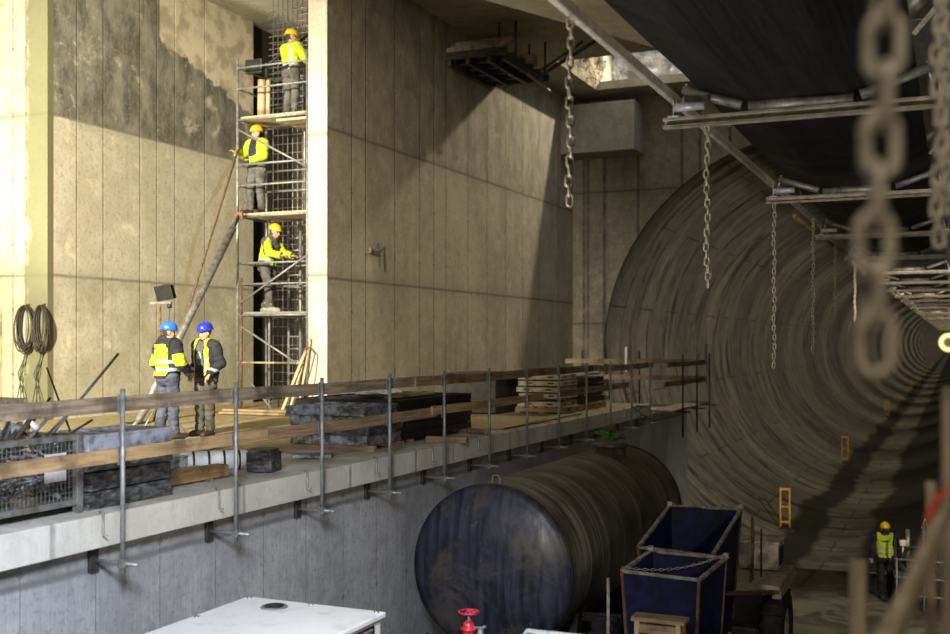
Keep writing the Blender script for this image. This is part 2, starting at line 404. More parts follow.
# tunnel tube
tb = MB(); ys = [34.32 + 765.6 * (i/60)**2.2 for i in range(61)]
rg = [[tb.bm.verts.new((TCX + (TR-.03)*math.sin(2*PI*k/96), y, TCZ - (TR-.03)*math.cos(2*PI*k/96))) for k in range(96)] for y in ys]
for a, b in zip(rg, rg[1:]):
    for k in range(96):
        f = tb.bm.faces.new((a[k], a[(k+1) % 96], b[(k+1) % 96], b[k])); f.smooth = True
struct('wall_tunnel', tb, M['tunnel'])
# ceiling with the daylight opening next to the portal
OX0, OX1, OY0, OY1 = -10.35, .8, 29.2, 33.0
cb = MB()
cb.bx(-21, OX0, -4, 34.9, CZ, CZ + 2.2).bx(OX1, 9, -4, OY1, CZ, CZ + 2.2).bx(OX1, 9, OY1, 34.9, CZ, CZ + .3)
cb.bx(OX0, OX1, -4, OY0, CZ, CZ + 2.2).bx(OX0, OX1, OY1, 34.9, CZ, CZ + .25)
struct('ceiling', cb, M['ceil'])
# broken faces of the shaft
def rocky(x0, x1, y0, y1, z0, z1, mat, name, amp, along):
    mb = MB(); bm = mb.bm; nx, nz = 40, 16; g = []
    for j in range(nz+1):
        row = []
        for i in range(nx+1):
            u = i/nx; w = j/nz
            if along == 'y': p = Vector((x0 + .25*w, y0+(y1-y0)*u, z0+(z1-z0)*w))
            else: p = Vector((x0+(x1-x0)*u, y0 - .0*w, z0+(z1-z0)*w))
            q = abs(noise.fractal(p*1.1, 1, 2, 4)) * amp + abs(noise.noise(p * 3)) * amp * .3
            q *= min(1, w*3.5)
            if along == 'y': p.x += q
            else: p.y -= q
            row.append(bm.verts.new(p))
        g.append(row)
    for j in range(nz):
        for i in range(nx): bm.faces.new((g[j][i], g[j][i+1], g[j+1][i+1], g[j+1][i]))
    o = struct(name, mb, mat)
    return o
rocky(OX0, 0, OY0, OY1, CZ, CZ + 2.2, M['rock'], 'trim_5', .4, 'y')
rocky(OX0, OX1, 34.9, 0, CZ, CZ + 3.4, M['rock_grey'], 'trim_6', .5, 'x')
# lower slab of the ceiling near the camera, cut on the skew
p0 = P(470, -4, 7.7*F/346); p1 = P(640, 44, 7.7*F/298); dv = (p1-p0).normalized()
a0 = p0 - dv*9; a1 = p1 + dv*9
struct('trim_7', MB().prism([(a0.x, a0.y), (a1.x, a1.y), (8, a1.y - 4), (8, -3), (a0.x, -3)], 7.7, CZ), M['slab'])
struct('trim_10', MB().bx(-20.9, -12.0, 15.8, 24.2, CZ - .12, CZ), M['pillar'])
# far walls that close the hall behind the camera
struct('wall_back', MB().bx(-21, 9, -4.2, -4, -7.3, CZ), M['lowwall'])
struct('wall_east', MB().bx(9, 9.2, -4, 34.9, -7.3, CZ), M['lowwall'])
struct('wall_west', MB().bx(-21.2, -21, -4, 15.6, -1.7, CZ), M['fw'])
struct('floor_platform', MB().bx(-1.1, 3.5, -2.5, 4.4, -1.75, -1.6), M['ply'])
# ---------------------------------------------------------------- guard rail along the ledge
PX = -6.50
def guard_post():
    t = thing('guard_post', '', 'railing post', (0, 0, 0), 'steel posts of the guard rail along the ledge')
    MB().tube((0, 0, -.03), (0, 0, 1.55), .021, 12).build('tube', M['galv'], t)
    MB().tube((-.30, 0, .06), (.17, 0, .06), .018, 10).build('cross_tube', M['galv'], t)
    MB().box((0, 0, .06), (.075, .06, .07)).tube((0, -.05, .09), (0, .05, .09), .012, 8).build('clamp', M['galv_dull'], t, bevel=.008)
    MB().box((-.325, 0, .07), (.035, .10, .22)).build('wall_plate', M['dsteel'], t, bevel=.004)
    MB().path([(-.19, -.07, .50), (-.15, -.07, .50), (-.15, -.07, .30), (-.10, -.07, .30)], .010, 8).build('hook', M['galv_dull'], t)
    for hz in (.98, 1.42): MB().box((-.028, 0, hz), (.012, .05, .16)).build('plank_holder', M['galv_dull'], t)
    return t
gp = guard_post()
post_lab = ['outside the left edge of the picture', 'in front of the black formwork beside the crate', 'in front of the white strapped roll', 'in front of the shorter grey formwork stack', 'at the join of the grey and the long black formwork stacks', 'in front of the far end of the long black formwork stack', 'over the bare sandy ledge just past the long black stack', 'midway along the bare ledge behind the tank front', 'in front of the near side of the cream panel stack', 'in front of the middle of the cream panel stack', 'in front of the far side of the cream panel stack', 'at the far corner of the concrete ledge', 'on the ledge end above the far end of the tank']
for i in range(13):
    y = 7.3 + 1.6 * (i-1)
    if i == 0: continue
    o = gp if i == 1 else dup(gp, (0, 0, 0))
    o.location = (PX, y, -1.95)
    o['label'] = 'steel guard rail post ' + post_lab[i]
def plank(y0, y1, z0, z1, mat, name, label, x=PX - .046, dz=0.0, grp=None):
    o = MB().loft([[(x-.015, y0, z0), (x+.015, y0, z0), (x+.015, y0, z1), (x-.015, y0, z1)], [(x-.015, (y0+y1)/2, z0-.01), (x+.015, (y0+y1)/2, z0-.01), (x+.015, (y0+y1)/2, z1-.01), (x-.015, (y0+y1)/2, z1-.01)], [(x-.015, y1, z0+dz), (x+.015, y1, z0+dz), (x+.015, y1, z1+dz), (x-.015, y1, z1+dz)]]).build(name, mat, bevel=.004)
    tag(o, label, 'plank', grp); return o
G1 = 'top planks of the guard rail'; G2 = 'middle planks of the guard rail'
plank(2.5, 8.95, -.59, -.46, M['plank_grey'], 'guard_plank', 'nearest top plank of the guard rail, above the wire cage', grp=G1)
plank(8.72, 13.1, -.59, -.46, M['plank_grey'], 'guard_plank', 'top guard rail plank that crosses in front of the two workers in blue helmets', x=PX-.078, grp=G1)
plank(12.9, 17.2, -.59, -.46, M['plank'], 'guard_plank', 'top guard rail plank in front of the long black formwork stack', grp=G1)
plank(17.0, 21.2, -.58, -.45, M['plank'], 'guard_plank', 'top guard rail plank between the black stack and the cream panels', x=PX-.078, grp=G1)
plank(21.0, 25.3, -.60, -.47, M['plank'], 'guard_plank', 'farthest top guard rail plank, in front of the cream panel stack', grp=G1)
plank(2.5, 9.5, -1.02, -.90, M['plank_new'], 'guard_plank', 'nearest middle guard rail plank, crossing the wire cage and black formwork', grp=G2)
plank(9.35, 13.6, -1.03, -.90, M['plank'], 'guard_plank', 'middle guard rail plank in front of the grey formwork stack', x=PX-.078, grp=G2)
plank(13.4, 17.8, -1.0, -.88, M['plank_new'], 'guard_plank', 'middle guard rail plank crossing the long black formwork stack', grp=G2)
plank(18.6, 23.2, -.99, -.87, M['plank'], 'guard_plank', 'middle guard rail plank in front of the cream panel stack', grp=G2)
# far landing beyond the ledge end; darker wood and steel stand in for shade
for i, (yy, q) in enumerate([(26.7, 'nearest the ledge end'), (28.3, 'midway along the far timber landing'), (29.9, 'at the portal end of the far timber landing')]):
    t = thing('scaffold_post', 'thin scaffold post ' + q, 'scaffold post', (-6.15, yy, -2.3), 'scaffold posts of the far landing')
    MB().tube((-6.15, yy, -2.35), (-6.15, yy, -.3), .024, 10).build('tube', M['dsteel'], t)
    MB().tube((-6.86, yy, -1.72), (-5.95, yy, -1.72), .024, 8).build('bracket', M['dsteel'], t)
for j, (xx, q) in enumerate([(-6.68, 'beside the lower wall'), (-6.48, 'in the middle'), (-6.28, 'on the outer side')]):
    o = MB().box((xx, 28.1, -1.67), (.19, 4.6, .045)).build('landing_board', M['plank_grey'], bevel=.004)
    tag(o, 'walkway board of the far landing by the portal, board %s' % q, 'board', 'boards of the far landing')
plank(25.2, 30.3, -.60, -.47, M['plank_grey'], 'guard_plank', 'upper plank of the dim guard rail around the far landing', x=-6.19)
plank(25.0, 30.2, -1.05, -.93, M['plank_grey'], 'guard_plank', 'lower plank of the dim guard rail around the far landing', x=-6.19)
# cross rail at the far ledge end, its shade put into dark materials
for z, q in ((-.55, 'upper'), (-1.0, 'lower')):
    o = MB().box((-8.3, 30.15, z), (4.2, .035, .13)).build('cross_plank', M['plank_grey'], bevel=.004)
    tag(o, '%s dim cross plank at the portal end behind the far landing' % q, 'plank')
for xx, q in ((-9.9, 'left'), (-8.2, 'right')):
    o = MB().tube((xx, 30.2, -1.76), (xx, 30.2, -.25), .026, 8).build('scaffold_post', M['dsteel'])
    tag(o, 'dim upright post carrying the portal end cross planks, %s one of two' % q, 'scaffold post')
o = MB().tube(P(626, 372, 30.5), P(626, 347, 30.5), .035, 10).build('tube_lamp', M['white']); tag(o, 'short white upright tube standing above the far end rail', 'tube')

# ---------------------------------------------------------------- things lying on the ledge
def formwork(name, Lx, Ly, H, m_frame, m_sheet, ribs=4, holes=True, w=.035, rw=.06):
    """a panel lying flat: frame, cross ribs and face sheet, origin at the middle of its underside"""
    t = thing(name, '', 'formwork panel')
    f = MB()
    f.box((Lx/2-w/2, 0, H/2), (w, Ly, H)).box((-Lx/2+w/2, 0, H/2), (w, Ly, H))
    f.box((0, Ly/2-w/2, H/2), (Lx-2*w, w, H)).box((0, -Ly/2+w/2, H/2), (Lx-2*w, w, H))
    f.box((Lx/2+.004, 0, .012), (.01, Ly, .022)).box((Lx/2+.004, 0, H-.012), (.01, Ly, .022))
    f.box((0, -Ly/2-.004, .012), (Lx, .01, .022)).box((0, -Ly/2-.004, H-.012), (Lx, .01, .022))
    f.build('frame', m_frame, t, bevel=.004)
    r = MB()
    if rw > .07:
        for i in range(1, ribs+1): MB().box((0, -Ly/2 + Ly*i/(ribs+1), H-.012), (Lx-2*w, rw, .022)).build('top_bar', m_frame, t)
        r.box((0, Ly/2-w-.004, H*.45), (Lx-2*w, .008, H*.85)).box((-Lx/2+w+.004, 0, H*.45), (.008, Ly-2*w, H*.85))  # black inner lining gives the open pockets their shade
    for i in range(1, ribs+1): r.box((0, -Ly/2 + Ly*i/(ribs+1), H*.5), (Lx-2*w, rw*.9, H*.8))
    if rw < .07: r.box((Lx*.18, 0, H*.5), (.04, Ly-2*w, H*.7))
    r.build('rib', M['black'] if rw > .07 else m_frame, t)  # black ribs in the open panel: pocket shade put into the colour
    MB().box((0, 0, .012), (Lx-2*w, Ly-2*w, .018)).build('face_sheet', m_sheet, t)
    if holes:
        h = MB()
        for i in range(ribs):
            h.box((Lx/2+.001, -Ly/2 + Ly*(i+.5)/ribs, H*.5), (.006, .13, H*.34))
        for q in (-.25, .25): h.box((Lx*q, -Ly/2-.001, H*.5), (.13, .006, H*.34))
        h.build('grip_slot', M['black'], t, bevel=.002)
    return t
def stack(t, spots, labels, grp):
    for i, ((x, y, z, rz), lab) in enumerate(zip(spots, labels)):
        o = t if i == 0 else dup(t, (0, 0, 0))
        o.location = (x, y, z); o.rotation_euler[2] = rz; o['label'] = lab; o['group'] = grp
# four panels behind the first post
t = formwork('formwork_panel', .66, 1.12, .155, M['panel_blk'], M['panel_gry'], 4, False)
stack(t, [(-7.28, 7.93, LZ + .168*i, [.0, .04, -.02][i]) for i in range(3)],
      ['lowest panel of the black formwork stack beside the wire cage', 'second panel from the bottom of the stack beside the wire cage', 'third panel from the bottom of the stack beside the wire cage', 'topmost panel of the stack beside the wire cage, its pockets open upwards'], 'black formwork panels beside the wire cage')
o = formwork('formwork_panel', .66, 1.12, .155, M['panel_top'], M['panel_dk'], 3, False, w=.075, rw=.09)
o.location = (-7.28, 7.93, LZ + .505); o.rotation_euler[2] = .01; o['group'] = 'black formwork panels beside the wire cage'; o['label'] = 'topmost panel of the stack beside the wire cage, pale worn rim and open pockets'
# grey stack A
t = formwork('formwork_panel', 1.2, 1.0, .125, M['panel_gry'], M['panel_blk'], 3, False)
for k in range(4):
    if k: t2 = formwork('formwork_panel', 1.2 if k != 2 else 1.0, 1.05, .125, [None, M['panel_blk'], M['panel_gry'], M['panel_gry']][k], M['panel_blk'], 3, False)
    else: t2 = t
    t2.location = (-7.8 + [0, .02, -.1, -.06][k], 13.25, LZ + .09 + .13*k); t2.rotation_euler[2] = [.0, .02, -.02, .03][k]
    t2['group'] = 'grey formwork panels of the shorter stack'
    t2['label'] = ['lowest pale panel of the grey stack, resting on timber battens', 'second panel up in the grey formwork stack', 'third panel up in the grey formwork stack', 'topmost panel of the grey stack left of the long black one'][k]
for yy, q in ((12.85, 'front'), (13.65, 'rear')):
    o = MB().box((-7.75, yy, LZ + .045), (1.25, .09, .085)).build('timber_batten', M['timber_x'], bevel=.005)
    tag(o, '%s timber batten under the grey formwork stack' % q, 'batten')
# black stack B
tB = formwork('formwork_panel', 1.75, 2.55, .11, M['panel_dk'], M['panel_dk'], 5, False)
stack(tB, [(-8.2, 15.2, LZ + .06 + .117*i, [.0, .01, -.008, .006, 0][i]) for i in range(5)],
      ['lowest panel of the long black formwork stack', 'second panel up in the long black formwork stack', 'middle panel of the long black formwork stack', 'second panel from the top of the long black stack', 'topmost panel of the long black formwork stack'], 'long black formwork panels')
for yy, q in ((14.3, 'near'), (16.1, 'far')):
    o = MB().box((-8.2, yy, LZ + .03), (1.8, .1, .055)).build('timber_batten', M['timber_x'], bevel=.004); tag(o, '%s batten under the long black formwork stack' % q, 'batten')
for i, (x, y, l) in enumerate([(-7.7, 15.0, 1.5), (-7.95, 15.4, 1.2), (-8.2, 15.1, 1.6), (-8.5, 15.5, 1.1)]):
    o = MB().box((x, y, LZ + .665), (.10, l, .04)).build('timber_strip', M['plank_new'], bevel=.004)
    tag(o, 'yellowish timber strip lying on the long black stack, %s' % ['nearest the ledge edge', 'second from the edge', 'third from the edge', 'nearest the long wall'][i], 'timber strip', 'strips on the long black stack')
# crumpled white sheet
mb = MB(); g = []
for j in range(15):
    row = []
    for i in range(15):
        u, w = i/14-.5, j/14-.5
        row.append(mb.bm.verts.new((-7.95 + u*.75, 14.25 + w*.5, LZ + .69 + .10*abs(noise.noise(Vector((u*5, w*5, 1))))*2*(1-abs(u)*1.4) + .02)))
    g.append(row)
for j in range(14):
    for i in range(14): mb.bm.faces.new((g[j][i], g[j][i+1], g[j+1][i+1], g[j+1][i]))
o = mb.build('plastic_sheet', M['cloth']); o.modifiers.new('s', 'SOLIDIFY').thickness = .01
tag(o, 'crumpled white plastic sheet on the near end of the long black stack', 'sheet')
# cream panels on a pallet
def pallet(loc, Lx, Ly, lab):
    t = thing('pallet', lab, 'pallet', loc)
    for i in range(5): MB().box((loc[0] - Lx/2 + Lx*(i+.5)/5, loc[1], loc[2]+.125), (Lx/5*.75, Ly, .022)).build('deck_board', M['plank_new'], t)
    for i in range(3): MB().box((loc[0], loc[1] - Ly/2 + .06 + (Ly-.12)*i/2, loc[2]+.07), (Lx, .1, .085)).build('block', M['timber_x'], t)
    for i in range(3): MB().box((loc[0] - Lx/2 + .06 + (Lx-.12)*i/2, loc[1], loc[2]+.0125), (.1, Ly, .02)).build('base_board', M['plank_new'], t)
    return t
pallet((-7.85, 21.75, LZ), 1.15, 1.1, 'wooden pallet under the nearer cream panel stack')
pallet((-7.85, 23.4, LZ), 1.15, 1.1, 'wooden pallet under the farther cream panel stack')
t = formwork('formwork_panel', .95, 1.05, .10, M['panel_yel'], M['panel_dk'], 2)
stack(t, [(-7.9 + [.0, .02, -.02, .01, 0][i], 21.75, LZ + .14 + .13*i + (.04 if i else 0), [0, .02, -.02, .01, .03][i]) for i in range(5)],
      ['lowest panel of the nearer cream stack on its pallet', 'second panel up in the nearer cream stack', 'middle panel of the nearer cream stack', 'fourth panel up in the nearer cream stack', 'topmost panel of the nearer cream stack'], 'cream formwork panels, nearer stack')
t = formwork('formwork_panel', .95, 1.35, .13, M['panel_dk'], M['panel_dk'], 2, False)
stack(t, [(-7.85, 23.4, LZ + .14 + .145*i, [0, .03, -.02, .01][i]) for i in range(4)],
      ['lowest panel of the dark stack behind the cream panels', 'second panel up in the dark stack behind the cream panels', 'third panel up in the dark stack behind the cream panels', 'topmost dark panel behind the cream stack'], 'dark formwork panels, farther stack')
o = MB().tube((-7.65, 22.8, LZ + .79), (-7.5, 24.1, LZ + .79), .06, 12).tube((-7.65, 22.8, LZ + .79), (-7.5, 24.1, LZ + .79), .03).build('white_tube', M['white']); tag(o, 'pale round tube lying on the farther dark stack', 'tube')
o = MB().box((-9.1, 21.2, LZ + .42), (1.1, 1.5, .8)).box((-9.1, 21.2, LZ + .83), (1.2, 1.6, .03)).build('tool_crate', M['panel_dk'], bevel=.02); tag(o, 'dark closed crate against the long wall left of the cream panels', 'crate')
# beams and odds near the first posts
t = thing('timber_beam', 'squared timber beam with a splintered end on the ledge behind the rail', 'timber beam', (-7.35, 9.1, LZ))
MB().bx(-7.42, -7.27, 8.5, 9.75, LZ + .02, LZ + .15).build('beam', M['plank_new'], t, bevel=.006)
MB().box((-7.345, 9.78, LZ + .085), (.145, .08, .125)).build('split_end', M['timber'], t, rough=.015, rs=30)
o = MB().bx(-7.62, -7.47, 8.45, 9.7, LZ + .02, LZ + .13).build('timber_beam', M['timber'], bevel=.006); tag(o, 'paler timber beam lying just behind the splintered one', 'timber beam')
for k, (yy) in enumerate((8.7, 9.5)):
    o = MB().box((-7.5, yy, LZ + .01), (.5, .06, .018)).build('timber_batten', M['timber_x']); tag(o, '%s thin batten under the two timber beams' % ['near', 'far'][k], 'batten')
o = MB().bx(-7.74, -7.56, 8.5, 9.5, LZ + .135, LZ + .25).bx(-7.75, -7.55, 8.5, 9.5, LZ + .245, LZ + .26).build('steel_box', M['panel_gry'], bevel=.008); tag(o, 'long blue-grey steel profile on the pale timber beam', 'steel profile')
# strapped white roll
t = thing('strapped_roll', 'white sheeting roll tied with black straps on the ledge', 'roll', (-7.77, 10.2, LZ))
c0 = V(-8.05, 9.95, LZ + .12); c1 = V(-7.5, 10.5, LZ + .12); dr = (c1-c0).normalized()
rl = MB().path([c0, c0+dr*.03, c1-dr*.03, c1], [.08, .11, .11, .08], 20).build('roll', M['cloth'], t, rough=.02, rs=6)
for f in (.2, .42, .64, .86):
    q = c0.lerp(c1, f); MB().path([q-dr*.012, q+dr*.012], .118, 20).build('strap', M['black'], rl)
o = MB().box((-9.6, 12.3, LZ + .07), (.45, .6, .13), rz=.5).build('paper_sack', M['cloth'], bevel=.04, rough=.02, rs=5); tag(o, 'white sack lying at the feet of the worker in the yellow vest', 'sack')
o = MB().box((-7.22, 10.42, LZ + .12), (.30, .34, .23), rz=.25).box((-7.22, 10.42, LZ + .25), (.26, .30, .04), rz=.25).build('mortar_tub', M['panel_blk'], bevel=.03, rough=.015, rs=6); tag(o, 'scuffed dark tub at the far end of the strapped roll', 'tub')
o = MB().box((-7.5, 11.9, LZ + .03), (.5, .3, .05), rz=.4).build('steel_offcut', M['panel_gry'], bevel=.01); tag(o, 'flat grey offcut on the ledge just past the dark tub', 'offcut')
for k, (x, y, l, r) in enumerate([(-7.35, 9.95, .7, 1.2), (-7.9, 12.2, .8, 1.4), (-8.3, 12.0, .9, 1.0)]):
    o = MB().box((x, y, LZ + .012), (.03, l, .02), rz=r).build('thin_lath', M['timber_x']); tag(o, 'thin lath on the dusty ledge, %s' % ['below the strapped roll', 'in front of the grey formwork stack', 'behind the flat grey offcut'][k], 'lath')
# planks overhanging the ledge at the post past the black stack, ply sheet on the ledge
t = thing('timber_block', 'short thick timber laid across the ledge edge beside the far end of the black stack', 'timber block', (-6.75, 14.6, LZ))
MB().box((-6.86, 14.55, LZ + .045), (.62, .13, .085), rz=.15).build('block', M['timber_x'], t, bevel=.006)
o = MB().box((-7.0, 16.0, LZ + .04), (.55, .11, .07), rz=-.5).build('timber_block', M['timber_x'], bevel=.006); tag(o, 'small timber offcut on the sandy ledge past the black stack', 'timber block')
o = MB().box((-7.7, 18.2, LZ + .01), (1.3, 2.6, .018), rz=.06).build('plywood_sheet', M['ply'], bevel=.003); tag(o, 'plywood sheet lying flat on the bare ledge', 'plywood sheet')
o = MB().path([(-6.95, 17.0, LZ + .02), (-6.9, 18.5, LZ + .02), (-6.98, 20.2, LZ + .02), (-6.9, 21.0, LZ + .03)], .014, 6).build('edge_hose', M['cable']); tag(o, 'black cable lying along the bare ledge edge', 'cable')
loop = [(-6.72 + .16*math.sin(a*1.0)+.02*a, 24.2 + .28*math.cos(a) , -1.6 + .15*math.sin(a*.7)) for a in [i*.45 for i in range(40)]]
o = MB().path(loop, .012, 6).build('cable_coil', M['cable']); tag(o, 'tangle of black cable hanging at the far ledge corner', 'cable')

# ---------------------------------------------------------------- wire cage with scrap
cx0, cx1, cy0, cy1, cz0, cz1 = -7.85, -6.95, 4.9, 7.28, LZ + .10, LZ + .66
t = thing('wire_cage', 'grey wire mesh crate full of steel scrap at the left edge', 'crate', ((cx0+cx1)/2, (cy0+cy1)/2, LZ))
f = MB()
for z in (cz0, cz1):
    f.bar((cx0, cy0, z), (cx0, cy1, z), .05, .05).bar((cx1, cy0, z), (cx1, cy1, z), .05, .05).bar((cx0, cy0, z), (cx1, cy0, z), .05, .05).bar((cx0, cy1, z), (cx1, cy1, z), .05, .05)
f.bx(cx0, cx1, cy0, cy1, cz0 - .01, cz0 + .01)
f.build('frame', M['galv_dull'], t, bevel=.004)
for x in (cx0, cx1):
    for y in (cy0 + .03, cy1 - .03): MB().bx(x-.03, x+.03, y-.035, y+.035, LZ, cz1 + .03).build('leg', M['galv_dull'], t, bevel=.004)
for x in (cx0, cx1):
    w = MB(); s_ = .045; k = cy0
    while k < cy1: w.box((x, k, (cz0+cz1)/2), (.005, .005, cz1-cz0)); k += s_
    k = cz0
    while k < cz1: w.box((x, (cy0+cy1)/2, k), (.004, cy1-cy0, .004)); k += s_
    w.build('wire_mesh', M['galv_dull'], t)
for y in (cy0, cy1):
    w = MB(); k = cx0
    while k < cx1: w.box((k, y, (cz0+cz1)/2), (.004, .004, cz1-cz0)); k += .045
    k = cz0
    while k < cz1: w.box(((cx0+cx1)/2, y, k), (cx1-cx0, .004, .004)); k += .045
    w.build('wire_mesh', M['galv_dull'], t)
MB().box((cx1+.012, 6.98, cz1-.16), (.006, .24, .08)).box((cx1+.012, 6.98, cz1-.30), (.006, .24, .12)).build('label_plate', M['cloth'], t)
mb = MB()
for i in range(420):
    c = V(random.uniform(cx0+.12, cx1-.1), random.uniform(cy0+.15, cy1-.15), random.uniform(cz0+.06, cz1-.04 + .08*random.random()))
    d = V(random.uniform(-1, 1), random.uniform(-1, 1), random.uniform(-.5, .5)).normalized() * random.uniform(.05, .2)
    a, b = c-d, c+d
    for q in (a, b):
        q.x = min(max(q.x, cx0+.03), cx1-.03); q.y = min(max(q.y, cy0+.04), cy1-.04); q.z = max(q.z, cz0+.04)
    mb.tube(a, b, random.choice((.008, .012, .02)), 5)
o = mb.build('scrap_steel', M['panel_gry']); tag(o, 'tangled steel scrap filling the wire crate', 'scrap', kind='stuff')
rods = [(P(20, 440, 9.5), P(50, 398, 10.1), .012, 'dsteel'), (P(28, 440, 9.4), P(62, 402, 10), .016, 'galv'), (P(40, 442, 9.2), P(80, 402, 9.9), .012, 'galv'), (P(52, 434, 9.6), P(118, 354, 11.2), .014, 'galv'),
        (P(60, 440, 9.3), P(92, 420, 9.9), .012, 'galv_dull'), (P(72, 436, 9.9), P(47, 368, 11.2), .010, 'dsteel'), (P(12, 444, 9.2), P(34, 414, 9.6), .022, 'rust'), (P(2, 436, 9.3), P(14, 412, 9.6), .012, 'dsteel')]
for i, (a, b, r, m) in enumerate(rods):
    o = MB().tube(a + (a-b).normalized()*.12, b, r, 8).build('steel_rod', M[m])
    tag(o, ['thin dark rod sticking up leftmost from the crate scrap', 'bright pipe leaning up out of the crate', 'thin bright rod beside the leaning pipe', 'long straight rod reaching highest out of the crate against the wall', 'short rod poking over the right end of the crate', 'dark rod leaning back against the wall corner above the crate', 'thick rusty pipe stub in the crate', 'dark rod at the left end of the crate'][i], 'rod', 'rods sticking out of the wire crate')
for k, (a, b) in enumerate([((4, 440), (20, 425)), ((24, 432), (36, 428))]):
    mb = MB(); q0 = P(*a, 9.5); q1 = P(*b, 9.6)
    mb.path([q0, q0.lerp(q1, .3) + V(0, 0, .10), q0.lerp(q1, .6) + V(.05, 0, .02), q1], .035, 8)
    o = mb.build('bent_strip', M['white' if k else 'galv']); tag(o, ['bent grey strip curling out of the left crate end', 'white bent strip in the middle of the crate'][k], 'strip')
# board leaning at the left edge behind the crate
o = MB().box(P(5, 404, 9.9), (.5, .04, .12)).build('short_plank', M['plank_grey'], bevel=.004); tag(o, 'short dark plank end just above the rail at the left edge', 'plank')

# ---------------------------------------------------------------- lamp, prop, coils
L = P(160, 438, 17.6); lx, ly = L.x, L.y
t = thing('work_lamp', 'black site floodlight on a rusty stand behind the worker in the vest', 'floodlight', (lx, ly, LZ))
topz = .63
MB().tube((lx, ly, LZ), (lx, ly, topz), .022, 10).build('pole', M['rust'], t)
for a in (0, 2.1, 4.2): MB().tube((lx, ly, LZ + .55), (lx + .42*math.cos(a+.4), ly + .42*math.sin(a+.4), LZ + .01), .014, 8).build('leg', M['galv_dull'], t)
MB().box((lx + .02, ly, topz), (.42, .05, .04)).build('cross_bar', M['galv_dull'], t)
hm = Matrix.Rotation(-.12, 4, 'Y') @ Matrix.Rotation(.25, 4, 'X')
h = MB().box((lx + .12, ly, topz + .16), (.30, .10, .22), M=hm); h.box((lx + .12, ly - .055, topz + .16), (.33, .02, .25), M=hm)
lh = h.build('lamp_head', M['black'], t, bevel=.01)
MB().box((lx + .12, ly + .055, topz + .16), (.26, .012, .18), M=hm).build('lamp_glass', M['glass'], lh)
MB().path([(lx + .15, ly, topz), (lx + .2, ly, topz - .06), (lx + .12, ly, -.3), (lx + .04, ly, -1.2)], .008, 6).build('cable', M['cable'], t)
MB().tube((lx + .16, ly - .02, topz - .05), (lx + .22, ly + .02, topz - .05), .035, 12).build('junction', M['black'], t)

t = thing('raking_prop', 'thick raking steel prop leaning from the ledge up to the scaffold', 'prop', (-13.8, 16.0, LZ))
pb, pt = V(-13.55, 15.6, LZ + .02), P(239, 216, 22.6)
MB().tube(pb, pb.lerp(pt, .93), .075, 16).build('tube', M['galv_dull'], t)
MB().tube(pb.lerp(pt, .92), pt, .035, 10).build('spindle', M['dsteel'], t)
MB().box(pb, (.3, .3, .03)).build('foot_plate', M['dsteel'], t)
MB().box(pt, (.2, .05, .16)).tube(pt - V(.1, 0, .15), pt + V(.14, 0, .3), .02).build('head', M['rust'], t)
q0, q1 = P(182, 330, 21.0), P(238, 150, 22.5)
q0 = q0 + (q0-q1).normalized() * 2.2
o = MB().tube(V(q0.x, q0.y, q0.z), q1, .022, 8).build('guy_rod', M['rust']); tag(o, 'thin rusty rod rising beside the thick raking prop', 'rod')
a_, b_ = P(128, 438, 17.9), P(163, 392, 19.0)
o = MB().tube(V(a_.x, a_.y, LZ), b_, .03, 8).build('leaning_tube', M['galv_dull']); tag(o, 'short grey tube leaning at the foot of the raking prop', 'tube')
# coils of cable on the front wall
for c, (px, w, h, n, lab) in enumerate([(25, .22, .44, 13, 'thick coil of dark hose hanging on the pale front wall, left one'), (41, .17, .44, 12, 'narrower cable coil on the front wall beside the corner, right one')]):
    mb = MB(); ctr = V(atY(px, 15.5), 15.5, 0); zz = (342 - 330) / F * (ctr.dot(V(-SA, CA, 0)))
    pts = []
    for i in range(n*24):
        a = i/24*2*PI; s = .84 + .16*math.sin(i//24*2.3) + .16*noise.noise(V(i/30, c*7, 0))
        kk = i//24; off = .05*math.sin(kk*1.9+c); pts.append(V(ctr.x + off*(1-math.cos(a))*.6 + w*math.sin(a)*s, 15.50 + .045*math.sin(kk*2.7), zz + .07 + h*.9 + (math.cos(a)-1)*h*(.95 + .14*math.sin(kk*3.1)) ))
    mb.path(pts, .012, 6)
    t = thing('cable_coil', lab, 'cable coil', (ctr.x, 15.55, zz))
    mb.build('coil', M['cable'], t)
    MB().box((ctr.x, 15.57, zz + .07 + h*.93), (.05, .06, .04)).build('wall_hook', M['rust'], t)
    for k in range(3):
        MB().path([(ctr.x + .03*k, 15.52, zz - h*.8), (ctr.x - .08 - .05*k, 15.5, -.6), (ctr.x - .18 + .1*k, 15.48, -1.1), (ctr.x - .28 + .16*k, 15.46, LZ + .01)], .009, 5).build('tail', M['cable'], t)

# ---------------------------------------------------------------- the scaffold
SX0, SX1, SY0, SY1 = atX(238, -13.8) and -13.80, -12.08, 18.95, 20.0
t = scaf = thing('scaffold_tower', 'tall steel tube scaffold standing between the left wall and the pale pillar', 'scaffold', (SX0, SY0, LZ))
levels = [.63, 2.70, 4.73]; TOP = 5.95
for x in (SX0, SX1):
    for y in (SY0, SY1):
        MB().tube((x, y, LZ + .02), (x, y, TOP if y == SY0 else 6.1), .027, 12).build('upright', M['galv'], scaf)
        MB().box((x, y, LZ + .01), (.14, .14, .02)).build('base_plate', M['dsteel'], scaf)
MB().tube((SX0 + .09, SY0, LZ + .02), (SX0 + .09, SY0, 1.35), .035, 10).build('rusty_upright', M['rust'], scaf)
MB().tube((SX0 + .95, SY1 + .05, 2.6), (SX0 + .95, SY1 + .05, 6.2), .025, 10).build('upright', M['galv_dull'], scaf)
